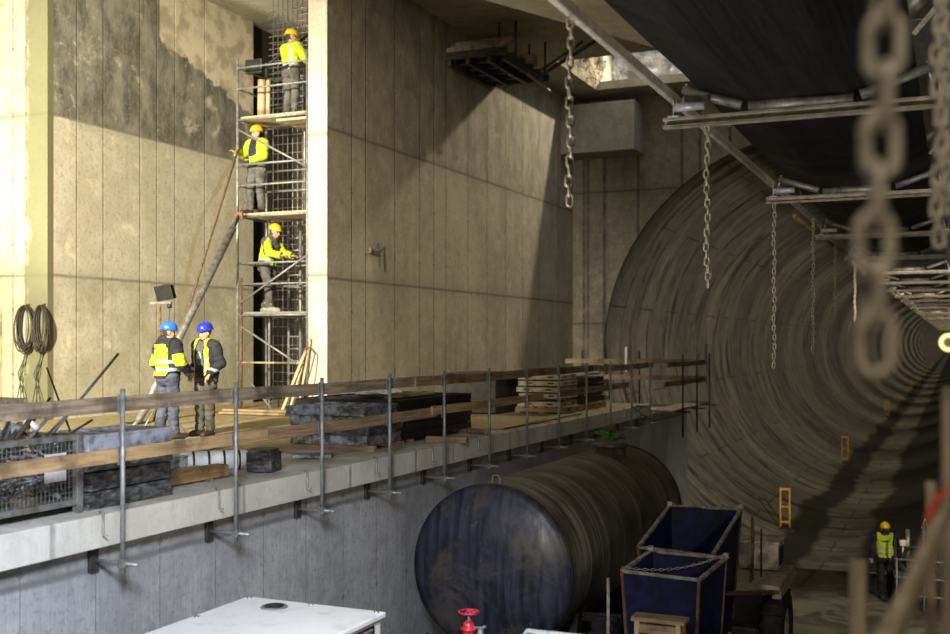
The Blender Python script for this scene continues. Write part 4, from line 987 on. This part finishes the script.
# bulkhead with a lit ring at the far end
def emis(name, c, st):
    k = N(name); k.done(c, .5); k.put(k.b.inputs['Emission Color'], c); k.b.inputs['Emission Strength'].default_value = st; return k.m
M['ringlamp'] = emis('far_ring_light', (1.0, .80, .40), 1.3)
M['bulk'] = emis('far_bulkhead_glow', (.45, .40, .24), .25)  # the wall is no lamp; light on it is put in as glow
MXf = Matrix.Translation((TCX, 798, TCZ)) @ Matrix.Rotation(-PI/2, 4, 'X')
struct('wall_tunnel_end', MB().lathe([(0, 0), (6.7, 0), (6.7, .5), (0, .5)], 48, MXf), M['bulk'])
o = MB().lathe([(3.3, -.3), (6.3, -.3), (6.3, -.05), (3.3, -.05), (3.3, -.3)], 48, MXf).build('ring_light', M['ringlamp']); tag(o, 'glowing warm ring of light at the far end of the tunnel', 'light')

# pump unit beside the walking worker
c = P(917, 590, 25.5)
t = thing('pump_unit', 'dark pump unit with pipes and a tall frame beside the walking worker', 'pump', (c.x, c.y, PZ))
bx, by = c.x, c.y
MB().bx(bx-.45, bx+.45, by-.3, by+.3, PZ + .15, PZ + .75).box((bx-.1, by, PZ + .9), (.5, .45, .3)).build('housing', M['dsteel'], t, bevel=.03)
MB().tube((bx-.2, by, PZ + 1.0), (bx-.2, by, PZ + 1.7), .05).tube((bx+.15, by+.1, PZ + .8), (bx+.15, by+.1, PZ + 1.85), .03).path([(bx+.1, by, PZ+1.75), (bx+.18, by, PZ+1.98), (bx+.26, by, PZ+1.75)], .03).build('exhaust', M['galv_dull'], t)
for x in (-.45, .45):
    MB().path([(bx+x, by-.38, PZ), (bx+x, by-.38, PZ+1.5), (bx+x, by+.38, PZ+1.5), (bx+x, by+.38, PZ)], .028).build('frame', M['black'], t)
MB().path([(bx + .26*math.cos(a), by - .34, PZ + 1.1 + .26*math.sin(a)) for a in [i*2*PI/20 for i in range(20)]], .03, 6, closed=True).build('hose_reel', M['black'], t)
MB().lathe([(0, 0), (.09, 0), (.09, .12), (0, .14)], 16, Matrix.Translation((bx-.3, by-.2, PZ+1.35))).tube((bx-.3, by-.2, PZ+1.0), (bx-.3, by-.2, PZ+1.36), .02).build('filter_cap', M['offwhite'], t)
t = thing('pipe_railing', 'low dull tube railing across the pit floor in front of the pump unit', 'railing', (bx, by - .9, PZ))
x0r, x1r = P(893, 590, 24.3).x, P(955, 590, 24.3).x
for z in (.35, .75, 1.15): MB().tube((x0r, by-.9, PZ+z), (x1r + .2, by-.9, PZ+z), .022, 8).build('rail', M['galv'], t)
for x in (x0r + .05, (x0r+x1r)/2, x1r): MB().tube((x, by-.9, PZ), (x, by-.9, PZ+1.17), .022, 8).build('post', M['galv'], t)
for k, (a, b) in enumerate([((800, 573), (812, 560))]):
    o = MB().bar(V(*P(800, 575, 27.2).xy, PZ + .01), V(*P(815, 562, 29.0).xy, PZ + .01), .08, .03).build('steel_strip', M['dsteel']); tag(o, 'dark steel strip lying on the pit floor near the tunnel mouth', 'strip')
struct('trim_8', MB().bx(-6.8, 1, 30.25, 30.32, PZ, PZ + .03), M['dsteel'])
struct('trim_9', MB().bx(-6.8, 1, 28.2, 28.24, PZ, PZ + .015), M['dsteel'])

# ---------------------------------------------------------------- nearest rail at the right
def post_fg(px, py, d, w, dd, lab, mat, base=-1.6):
    p = P(px, py, d); o = MB().bx(p.x-w/2, p.x+w/2, p.y-dd/2, p.y+dd/2, base, p.z).build('timber_post', mat, bevel=.004); tag(o, lab, 'post'); return p
post_fg(858, 560, 3.4, .05, .05, 'blurred pale timber post at the bottom right, left of the slanting boards', M['wood_fg'])
post_fg(931, 482, 3.5, .032, .04, 'thin grey timber post behind the slanting board with red tape', M['wood_fg'])
post_fg(949, 388, 2.9, .035, .04, 'tall grey post cut by the right edge of the picture', M['wood_fg'])
a, b = P(950, 498, 2.75), P(883, 660, 2.45)
o = MB().bar(a, b + (b-a)*1.2, .028, .055, up=(0, 0, 1)).build('slanting_board', M['wood_fg'], bevel=.004); tag(o, 'weathered board slanting down from the right edge, with red tape round it', 'board')
a, b = P(912, 583, 2.9), P(872, 660, 2.6)
o = MB().bar(a, b + (b-a)*1.6, .03, .045, up=(0, 0, 1)).build('slanting_board', M['wood_fg'], bevel=.004); tag(o, 'short second slanting board below and left of the taped one', 'board')
tp = [P(952, 487, 2.70), P(940, 494, 2.68), P(931, 508, 2.66), (P(926, 524, 2.66)), P(932, 532, 2.68), P(928, 552, 2.70), P(924, 566, 2.70)]
m = MB(); ring = []
for i, q in enumerate(tp):
    w = [.008, .012, .014, .014, .010, .007, .003][i]
    ring.append([m.bm.verts.new(q + V(-w*.5, 0, w*.6)), m.bm.verts.new(q + V(w*.5, .004, -w*.6))])
for p_, q_ in zip(ring, ring[1:]): m.bm.faces.new((p_[0], p_[1], q_[1], q_[0]))
o = m.build('barrier_tape', M['redtape']); o.modifiers.new('s', 'SOLIDIFY').thickness = .002; o.modifiers.new('b', 'SUBSURF').levels = 2
tag(o, 'red barrier tape knotted round the slanting board at the right edge', 'tape')

# ---------------------------------------------------------------- people
def rot(v, a): return V(v[0]*math.cos(a) - v[1]*math.sin(a), v[0]*math.sin(a) + v[1]*math.cos(a), v[2])
M['skin'] = simple('skin', (.50, .30, .20), (.40, .22, .14), 20, .55)
M['hair'] = simple('dark_hair', (.05, .035, .025), (.02, .015, .01), 40, .8)
M['eye'] = simple('eye_dark', (.03, .02, .02), (.02, .015, .01), 20, .4)
M['lips'] = simple('lips', (.38, .16, .12), (.30, .12, .09), 20, .5)
def fabric(name, c, c2=None): return simple(name, c, c2 or tuple(q*.6 for q in c), 5, .9, bs=.4, bd=.004)
M['hivis'] = fabric('hi_vis_yellow', (.50, .60, .025), (.34, .42, .02))
M['reflect'] = simple('reflective_band', (.40, .42, .41), (.28, .30, .30), 14, .45)
M['navy'] = fabric('navy_work_cloth', (.022, .025, .035), (.010, .011, .016))
M['greycl'] = fabric('grey_work_cloth', (.13, .125, .115), (.06, .058, .055))
M['bluecl'] = fabric('blue_grey_work_trousers', (.075, .09, .14), (.035, .04, .065))
M['khaki'] = fabric('khaki_work_trousers', (.10, .09, .07), (.045, .04, .03))
M['boots'] = simple('work_boots', (.05, .035, .022), (.02, .015, .01), 12, .7)
M['boots_grey'] = simple('dusty_boots', (.36, .33, .28), (.20, .18, .15), 12, .8)
M['helm_blue'] = simple('blue_helmet', (.03, .16, .72), (.02, .10, .5), 6, .3)
M['helm_navy'] = simple('dark_blue_helmet', (.02, .05, .50), (.015, .03, .35), 6, .3)
M['helm_yel'] = simple('yellow_helmet', (.85, .50, .02), (.65, .36, .015), 6, .35)
M['shirt'] = fabric('grey_shirt', (.10, .105, .115)); M['print'] = simple('shirt_print', (.6, .6, .6))

def capsule(bm, p0, p1, r0, r1, lat, sx=1., sy=1., seg=14, n=6):
    p0 = Vector(p0); p1 = Vector(p1); d = (p1-p0); L_ = d.length; z = d.normalized()
    x = Vector(lat) - z*Vector(lat).dot(z)
    if x.length < 1e-3: x = z.orthogonal()
    x.normalize(); y = z.cross(x)
    rings = []
    prof = [(-r0*math.cos(a), r0*math.sin(a)) for a in (PI/8, PI/4, 3*PI/8)] + [(L_*i/n, r0 + (r1-r0)*i/n) for i in range(n+1)] + [(L_ + r1*math.sin(a), r1*math.cos(a)) for a in (PI/8, PI/4, 3*PI/8)]
    for (h, r) in prof: rings.append([bm.verts.new(p0 + z*h + x*(r*sx*math.cos(2*PI*k/seg)) + y*(r*sy*math.sin(2*PI*k/seg))) for k in range(seg)])
    for a, b in zip(rings, rings[1:]):
        for k in range(seg): bm.faces.new((a[k], a[(k+1) % seg], b[(k+1) % seg], b[k]))
    bm.faces.new(rings[0][::-1]); bm.faces.new(rings[-1])
def ellip(bm, c, r, Mx=None):
    m = Matrix.Translation(Vector(c)) @ (Mx or Matrix.Identity(4)) @ Matrix.Diagonal((*r, 1))
    bmesh.ops.create_icosphere(bm, subdivisions=3, radius=1, matrix=m)

def person(label, loc, face, J, look=0., nod=0., trousers='greycl', coat='navy', coat_fn=None, vest=None, vest_fn=None, boots='boots', helmet='helm_yel', voxel=.0085, grp=None, hood=False, sc=1.0, bulk=.012):
    """J gives joints in body space: x to the person's right, y forwards, z up; face = heading of +y measured from world +y, anticlockwise"""
    D = dict(pelvis=(0, 0, .96), waist=(0, 0, 1.10), chest=(0, 0, 1.32), neck=(0, -.01, 1.47), head=(0, .02, 1.62),
             sR=(.185, 0, 1.42), eR=(.25, -.02, 1.15), wR=(.27, .08, .92), sL=(-.185, 0, 1.42), eL=(-.25, -.02, 1.15), wL=(-.27, .08, .92),
             hR=(.10, 0, .93), kR=(.11, .02, .50), aR=(.11, -.02, .09), hL=(-.10, 0, .93), kL=(-.11, .02, .50), aL=(-.11, -.02, .09),
             tR=(.13, .17, .035), tL=(-.13, .17, .035), fR=(0, .3, -1), fL=(0, .3, -1))
    D.update(J); D = {k: Vector(v) for k, v in D.items()}
    X = V(1, 0, 0)
    lat = (D['sR'] - D['sL']).normalized(); hlat = (D['hR'] - D['hL']).normalized()
    segs = [('torso', D['pelvis'], D['waist'], .135, .125, hlat, 1.18, .88), ('torso', D['waist'], D['chest'], .13, .145, lat, 1.15, .85),
            ('torso', D['chest'], D['chest'].lerp(D['neck'], .55), .14, .10, lat, 1.2, .82),
            ('torso', D['sL'].lerp(D['sR'], .12) + V(0, 0, .0), D['sR'].lerp(D['sL'], .12), .068, .068, V(0, 1, 0), 1.05, 1.),
            ('neck', D['neck'] - V(0, 0, .06), D['head'] - V(0, .02, .06), .056, .052, lat, 1, 1)]
    for s in 'RL':
        segs += [('arm' + s, D['s'+s], D['e'+s], .062, .046, V(0, 1, 0), 1, 1), ('arm' + s, D['e'+s], D['w'+s], .045, .031, V(0, 1, 0), 1, 1),
                 ('leg' + s, D['h'+s], D['k'+s], .092, .062, V(1, 0, 0), 1, 1.05), ('leg' + s, D['k'+s], D['a'+s], .062, .047, V(1, 0, 0), 1, 1.1),
                 ('foot' + s, D['a'+s] + V(0, 0, -.035), D['t'+s], .052, .040, V(1, 0, 0), 1, .95),
                 ('foot' + s, D['a'+s] + V(0, -.03, -.045), D['a'+s] + V(0, .03, -.045), .046, .046, V(1, 0, 0), 1, .9)]
    bm = bmesh.new()
    for q in segs: capsule(bm, *q[1:])
    ellip(bm, D['pelvis'] + V(0, -.03, -.03), (.165, .125, .12))
    # head: skull, jaw, brow, nose, ears, chin
    H = D['head']; R3 = Matrix.Rotation(look, 4, 'Z') @ Matrix.Rotation(nod, 4, 'X')
    def hp(x, y, z): return H + (R3 @ V(x, y, z))
    ellip(bm, hp(0, -.012, .03), (.077, .097, .095), R3); ellip(bm, hp(0, .018, -.035), (.062, .072, .078), R3)
    ellip(bm, hp(0, .055, -.082), (.034, .030, .024), R3)
    capsule(bm, hp(0, .083, .012), hp(0, .103, -.028), .009, .014, R3 @ V(1, 0, 0), n=3, seg=10)
    ellip(bm, hp(0, .074, .022), (.045, .014, .010), R3); ellip(bm, hp(0, .083, -.055), (.024, .012, .010), R3)
    for s in (-1, 1):
        ellip(bm, hp(s*.077, -.005, -.01), (.012, .022, .032), R3); ellip(bm, hp(s*.038, .060, -.018), (.022, .018, .018), R3)
    # hands
    segh = []
    for s, sg in (('R', 1), ('L', -1)):
        w = D['w'+s]; f = D['f'+s].normalized(); fore = (w - D['e'+s]).normalized()
        side = f.cross(V(0, 0, 1)); side = side if side.length > .3 else f.cross(V(1, 0, 0)).cross(f)
        side.normalize(); pn_ = side.cross(f).normalized()     # palm normal
        segh.append(('hand' + s, w, w + f*.075, .030, .036, side, 1.15, .55))
        for k, (o_, l_) in enumerate(((-.030, .066), (-.010, .075), (.010, .070), (.030, .055))):
            b0 = w + f*.085 + side*o_; b1 = b0 + f*l_*.5 - pn_*.006; b2 = b1 + f*l_*.38 - pn_*.026
            segh += [('hand' + s, b0, b1, .0095, .009, side, 1, 1), ('hand' + s, b1, b2, .009, .008, side, 1, 1)]
        tb_ = w + f*.03 - side*.030; t1 = tb_ + f*.035 - side*.030 - pn_*.01; t2 = t1 + f*.03 - side*.006 - pn_*.012
        segh += [('hand' + s, tb_, t1, .013, .011, side, 1, 1), ('hand' + s, t1, t2, .011, .009, side, 1, 1)]
    for q in segh: capsule(bm, *q[1:], seg=8, n=3)
    me = bpy.data.meshes.new('tmp'); bm.to_mesh(me); bm.free()
    tmp = bpy.data.objects.new('tmp', me); C.objects.link(tmp)
    rm = tmp.modifiers.new('r', 'REMESH'); rm.mode = 'VOXEL'; rm.voxel_size = voxel; rm.use_smooth_shade = True
    sm = tmp.modifiers.new('s', 'SMOOTH'); sm.factor = .5; sm.iterations = 3
    dg = bpy.context.evaluated_depsgraph_get(); body = bpy.data.meshes.new_from_object(tmp.evaluated_get(dg))
    bpy.data.objects.remove(tmp); bpy.data.meshes.remove(me)
    allseg = segs + segh
    def near(p):
        best, bn = 1e9, ''
        for q in allseg:
            a, b = q[1], q[2]; ab = b-a; tt = max(0, min(1, (p-a).dot(ab)/ab.length_squared)); dd = (p - a - ab*tt).length - (q[3] + (q[4]-q[3])*tt)
            if dd < best: best, bn = dd, q[0]
        if (p - H).length < .14 and p.z > D['neck'].z + .045: return 'head'
        return bn
    vr = [near(v.co) for v in body.vertices]
    Ri = R3.inverted()
    fr = []
    for m_ in ('skin', 'hair', 'eye', 'lips', trousers, boots, coat): body.materials.append(M[m_])
    for p in body.polygons:
        r = vr[p.vertices[0]]; c = p.center; i = 0
        if r == 'head':
            l = Ri @ (c - H); i = 0
            if l.z > .045 or (l.y < .0 and l.z > -.055 and abs(l.x) < .072) : i = 1
            for s in (-1, 1):
                if (V(l.x - s*.031, 0, l.z - .004)).length < .010 and l.y > .05: i = 2
                if abs(l.x - s*.032) < .019 and abs(l.z - .026) < .005 and l.y > .05: i = 1
            if abs(l.x) < .024 and abs(l.z + .056) < .006 and l.y > .06: i = 3
        elif r.startswith('leg'): i = 4
        elif r == 'torso': i = 6 if c.z > 1.0 else 4
        elif r.startswith('arm'): i = 6
        elif r.startswith('foot'): i = 5
        p.material_index = i; p.use_smooth = True; fr.append(r)
    o = bpy.data.objects.new('person', body); C.objects.link(o)
    o.location = loc; o.rotation_euler[2] = face; o.scale = (sc, sc, sc)
    tag(o, label, 'person', grp)
    # clothing shells follow the body
    nrm = [v.normal.copy() for v in body.vertices]
    def shell(name, test, off, mats, fn=None, fold=.010, parent=None):
        keep = [p for p in body.polygons if test(fr[p.index], p.center)]
        used = sorted({i for p in keep for i in p.vertices}); mp = {a: b for b, a in enumerate(used)}
        vs = []
        for i in used:
            co = body.vertices[i].co; nf = noise.noise(V(co.x*9, co.y*9, co.z*16)) * fold + noise.noise(co*26) * fold*.35
            vs.append(co + nrm[i]*(off + nf))
        m2 = bpy.data.meshes.new(name); m2.from_pydata(vs, [], [[mp[i] for i in p.vertices] for p in keep])
        for q in mats: m2.materials.append(M[q])
        for q, p in zip(m2.polygons, keep):
            q.use_smooth = True
            if fn: q.material_index = fn(fr[p.index], p.center)
        c = bpy.data.objects.new(name, m2); C.objects.link(c); c.parent = parent or o
        s = c.modifiers.new('t', 'SOLIDIFY'); s.thickness = .006; s.offset = 1
        return c
    shell('trousers', lambda r, c: (r.startswith('leg') and c.z > D['aR'].z + .0) or (r == 'torso' and c.z < D['waist'].z - .05), .014, [trousers], fold=.022)
    for s in 'RL': shell('boot', lambda r, c, s=s: r == 'foot' + s or (r == 'leg' + s and c.z < .2 + min(D['aR'].z, D['aL'].z) - .09), .008, [boots], fold=.003)
    mats, fn = coat_fn if coat_fn else ([coat], None)
    shell('jacket', lambda r, c: (r == 'torso' and c.z > .93) or r.startswith('arm') or (r == 'neck' and c.z < D['neck'].z + .02), .020 + bulk, mats, fn, fold=.018)
    if vest: shell('vest', lambda r, c: r == 'torso' and c.z > D['pelvis'].z + .0 and abs(c.x - D['chest'].x*0) < .17 and vest_fn[2](c), .036 + bulk, vest_fn[0], vest_fn[1], fold=.014)
    # helmet
    hb = MB(); prof = [(.118, 0), (.121, .015), (.118, .05), (.104, .085), (.078, .112), (.04, .128), (0, .132)]
    MH = Matrix.Translation(hp(0, -.012, .045)) @ R3 @ Matrix.Diagonal((.92, 1.1, 1, 1))
    hb.lathe(prof, 32, MH)
    hb.lathe([(.110, .002), (.130, -.004), (.131, .004), (.118, .012)], 32, MH)
    pk = [(.085*math.sin(a), .02 + .105 + .052*math.cos(a)*1.0, .0) for a in [-PI/2 + PI*i/12 for i in range(13)]]
    hb.prism([(p_[0], p_[1] - .03) for p_ in pk], -.006, .006, Matrix.Translation(hp(0, -.012, .045)) @ R3)
    hb.bar(MH @ V(0, -.10, .07), MH @ V(0, .0, .135), .02, .008).bar(MH @ V(0, .0, .135), MH @ V(0, .10, .07), .02, .008)
    h = hb.build('helmet', M[helmet]); h.parent = o
    if hood:
        hd = MB(); ellip(hd.bm, hp(0, -.085, -.10), (.10, .05, .06)); capsule(hd.bm, hp(-.09, -.02, -.12), hp(.09, -.02, -.12), .045, .045, V(0, 1, 0)); q = hd.build('hood', M[coat]); q.parent = o
        for p in q.data.polygons: p.use_smooth = True
    return o

YB = .055
def vest_full(c): return True
def vest_open(c): return c.y < 0 or abs(c.x) > .075
bandz = lambda z: (1.03 < z < 1.085) or (1.16 < z < 1.21)
def vfn(r, c): return 1 if bandz(c.z) or (abs(abs(c.x) - .10) < .022 and c.z > 1.20 and c.y > 0) else 0
def vfn1(r, c): return 1 if bandz(c.z) else (2 if c.x > .115 and c.z > 1.0 or c.z > 1.43 else 0)
# heading helper: body +y should point along world direction (dx, dy)
def heading(dx, dy): return math.atan2(-dx, dy)
gl = lambda px, py, z: P(px, py, (z) * F / (342 - py))
# worker 1: back towards us, blue helmet
p1 = gl(168, 439, LZ)
sleeve = lambda r, c: 1 if r.startswith('arm') and 1.14 < c.z < 1.30 else 0
person('worker seen from behind on the ledge in light blue helmet and yellow vest', (p1.x, p1.y, LZ), heading(.25, 1),
       dict(eR=(.27, .02, 1.17), wR=(.20, .22, 1.02), eL=(-.28, -.02, 1.16), wL=(-.24, .14, .97), aR=(.13, .02, .09), tR=(.17, .2, .035), aL=(-.12, -.06, .09), kL=(-.12, .0, .5), fR=(-.3, .8, -.4), fL=(.1, .6, -.8)),
       look=-.55, nod=-.12, trousers='bluecl', coat='navy', coat_fn=(['navy', 'hivis'], sleeve), vest=True, vest_fn=(['hivis', 'reflect', 'navy'], vfn1, vest_full), boots='boots', helmet='helm_blue', hood=True, bulk=.018)
# worker 2: facing us
p2 = gl(206, 436, LZ)
def open_fn(r, c): return 1 if bandz(c.z) else 0
def c2(r, c):
    if r == 'torso' and c.y > .04 and abs(c.x) < .06 and c.z > 1.12: return 1 if not (abs(c.x - .0) < .035 and 1.22 < c.z < 1.32) else 2
    if r.startswith('arm') and (1.02 < c.z < 1.06): return 3
    return 0
person('worker facing us in dark blue helmet with open yellow vest over dark jacket', (p2.x, p2.y, LZ), heading(-.15, -1),
       dict(eR=(.27, -.06, 1.15), wR=(.20, .12, .99), eL=(-.29, -.03, 1.15), wL=(-.22, .13, .98), fR=(-.3, .5, -.7), fL=(.3, .5, -.7), aR=(.13, .0, .09), aL=(-.12, .03, .09), tL=(-.17, .22, .035)),
       look=-.15, nod=-.18, trousers='khaki', coat='navy', coat_fn=(['navy', 'shirt', 'print', 'reflect'], c2), vest=True, vest_fn=(['hivis', 'reflect'], open_fn, lambda c: (c.y < 0 and abs(c.x) < .15) or (.085 < abs(c.x) < .13)), boots='boots', helmet='helm_navy', bulk=.012)
# worker 3: lowest deck of the scaffold, side on, reaching right
zz = levels[0]
def coat3(r, c):
    if r.startswith('arm') and c.y > .10: return 1
    return 0
person('yellow-helmeted worker side on at the lowest scaffold deck, hands on the guard tube', (atY(268, 19.4), 19.4, zz), heading(1, .05),
       dict(pelvis=(0, -.02, .93), hR=(.10, -.02, .91), hL=(-.10, -.02, .91), waist=(0, 0, 1.08), chest=(0, .06, 1.29), neck=(0, .10, 1.44), head=(0, .16, 1.58), sR=(.18, .07, 1.38), sL=(-.18, .07, 1.38),
            eR=(.24, .18, 1.16), wR=(.20, .42, 1.10), eL=(-.23, .22, 1.18), wL=(-.18, .44, 1.12), fR=(0, 1, -.1), fL=(0, 1, -.1), kR=(.11, .08, .49), aR=(.11, .10, .09), tR=(.12, .30, .035), kL=(-.11, .02, .49), aL=(-.11, -.15, .09), tL=(-.12, .05, .035)),
       look=0, nod=-.2, trousers='greycl', coat='greycl', coat_fn=(['greycl', 'hivis'], coat3), vest=True, vest_fn=(['hivis', 'reflect'], lambda r, c: 1 if 1.0 < c.z < 1.05 else 0, lambda c: abs(c.x) > .03 and (c.z < 1.12 or c.y < .02)), boots='boots_grey', helmet='helm_yel', hood=True, sc=1.07)
# worker 4: middle deck, facing us, a hand on the upright
zz = levels[1]
def coat4(r, c):
    if r == 'torso' and c.y > .02 and abs(c.x) < .09: return 0
    if bandz(c.z) and r == 'torso': return 2
    return 1 if (c.z > 1.12 or r.startswith('arm')) else 0
person('yellow-helmeted worker on the middle scaffold deck, facing us, holding the left upright', (atY(257, 19.3), 19.3, zz), heading(-.15, -1),
       dict(eR=(.33, .05, 1.22), wR=(.31, .26, 1.22), fR=(.3, .7, .4), eL=(-.25, .06, 1.14), wL=(-.06, .24, 1.06), fL=(.8, .4, 0), kR=(.13, .05, .49), aR=(.16, .02, .09), tR=(.20, .2, .035)),
       look=-.25, nod=-.05, trousers='greycl', coat='navy', coat_fn=(['navy', 'hivis', 'reflect'], coat4), boots='boots', helmet='helm_yel', sc=1.06)
# worker 5: top deck, back to us
zz = levels[2]
def coat5(r, c):
    if abs(c.x - .10) < .02 and r == 'torso': return 2
    if 1.02 < c.z < 1.07: return 2
    return 1 if c.z > 1.04 or r.startswith('arm') else 0
person('worker on the top scaffold deck, back turned, in a bright yellow jacket', (atY(291, 19.45), 19.45, zz), heading(.25, 1),
       dict(eR=(.27, .10, 1.20), wR=(.20, .32, 1.14), fR=(-.3, 1, .1), eL=(-.26, .10, 1.19), wL=(-.16, .32, 1.16), fL=(.3, 1, .1)),
       look=-.6, nod=-.05, trousers='greycl', coat='navy', coat_fn=(['navy', 'hivis', 'reflect'], coat5), boots='boots', helmet='helm_yel', sc=1.04)
# worker 6: walking away on the pit floor
pz = PZ; p6 = gl(885, 597, PZ)
person('worker walking away on the pit floor in yellow helmet and vest', (p6.x, p6.y, pz), heading(-.1, 1),
       dict(eR=(.27, -.06, 1.16), wR=(.29, .05, .93), eL=(-.27, .02, 1.15), wL=(-.29, .12, .93), kR=(.11, .14, .53), aR=(.11, .12, .12), tR=(.12, .30, .06), kL=(-.11, -.01, .49), aL=(-.11, -.16, .12), tL=(-.11, .03, .035)),
       trousers='navy', coat='navy', vest=True, vest_fn=(['hivis', 'reflect', 'navy'], lambda r, c: 2 if 1.33 < c.z < 1.36 and abs(c.x) < .08 and c.y < 0 else (1 if bandz(c.z) else 0), vest_full), boots='boots', helmet='helm_yel', hood=True, voxel=.010)

# ---------------------------------------------------------------- light
def lamp(kind, name, loc, tgt, power, col, size=.5, angle=60, blend=.3, sy=None):
    l = bpy.data.lights.new(name, kind); l.energy = power; l.color = col
    if kind == 'AREA':
        l.size = size
        if sy: l.shape = 'RECTANGLE'; l.size_y = sy
    else: l.shadow_soft_size = size
    if kind == 'SPOT': l.spot_size = math.radians(angle); l.spot_blend = blend
    o = bpy.data.objects.new(name, l); C.objects.link(o); o.location = loc
    o.rotation_euler = (Vector(tgt) - Vector(loc)).to_track_quat('-Z', 'Y').to_euler(); return o
WL = (1.0, .89, .68); CW = (.78, .86, 1.0)
lamp('SPOT', 'flood_left', (-8.2, -3.0, 5.5), (-15.8, 18, 1.0), 60000, WL, .3, 43, .75)
lamp('SPOT', 'ceiling_fill', (-16.5, 8.5, -.9), (-13.4, 21, 7.9), 6500, WL, .3, 50, .8)  # unseen uplight added to brighten the ceiling over the scaffold
lamp('AREA', 'conveyor_fill', (-3.6, 5.5, -1.2), (-1.5, 12, 2.5), 130, (1, .93, .8), .6)  # unseen light added to brighten the conveyor from below
lamp('SPOT', 'flood_front_wall', (-17.8, 7.5, 4.0), (-16.6, 15.6, .8), 420, (1, .95, .5), .3, 80, .7)
lamp('SPOT', 'flood_pit', (-2.0, 2.0, 1.6), (-6.6, 6.6, -2.9), 3600, CW, .6, 80, .9)
lamp('SPOT', 'shaft_lamp', (-6.4, 34.1, 11.0), (-11.5, 27, 3), 3500, (1, .88, .66), .12, 110, .3)
lamp('SPOT', 'tunnel_flood', (1.2, 23, -.9), (-9, 52, -1.0), 7500, (1, .88, .70), .2, 62, .95)
lamp('AREA', 'pit_fill', (2.2, 8, -.4), (-2.8, 15.5, -3.2), 45, (1, .92, .8), .6)
lamp('SPOT', 'worker_fill', (1.6, 20, -3.0), (-1.8, 28, -5.4), 1400, (1, .9, .72), .3, 62, .8)  # added out of view to brighten the worker on the pit floor
lamp('SPOT', 'chain_fill', (1.6, 9, -.8), (-2.3, 19, 1.0), 700, (1, .9, .75), .3, 40, .6)  # unseen light added to brighten the hanging chains
for i in range(22):
    y = 50 + 13*i + .9*i*i; e = 210 + 26*i
    lamp('AREA', 'tunnel_fill', (.3, y, .1), (-9, y + 8, -1.0), e, (1, .88, .66), 1.2)  # row of unseen lights added to brighten the tunnel lining
lamp('AREA', 'hall_fill', (1, -3, 6.5), (-6, 14, -1), 500, (1, .88, .68), 3)
w = bpy.data.worlds.new('sky'); S.world = w; w.use_nodes = True
w.node_tree.nodes['Background'].inputs[0].default_value = (.80, .88, 1, 1); w.node_tree.nodes['Background'].inputs[1].default_value = 1.3

# ---------------------------------------------------------------- camera
cam = bpy.data.cameras.new('camera'); co = bpy.data.objects.new('camera', cam); C.objects.link(co)
co.location = (0, 0, 0); co.rotation_euler = (PI/2, 0, A)
cam.sensor_width = 36; cam.lens = F / 950 * 36; cam.shift_y = 25/950; cam.clip_end = 2000; cam.clip_start = .05
cam.dof.use_dof = True; cam.dof.focus_distance = 13.5; cam.dof.aperture_fstop = 1.3
S.camera = co
S.view_settings.view_transform = 'Standard'; S.view_settings.look = 'None'; S.view_settings.gamma = 1; S.view_settings.use_curve_mapping = False
S.view_settings.exposure = 0
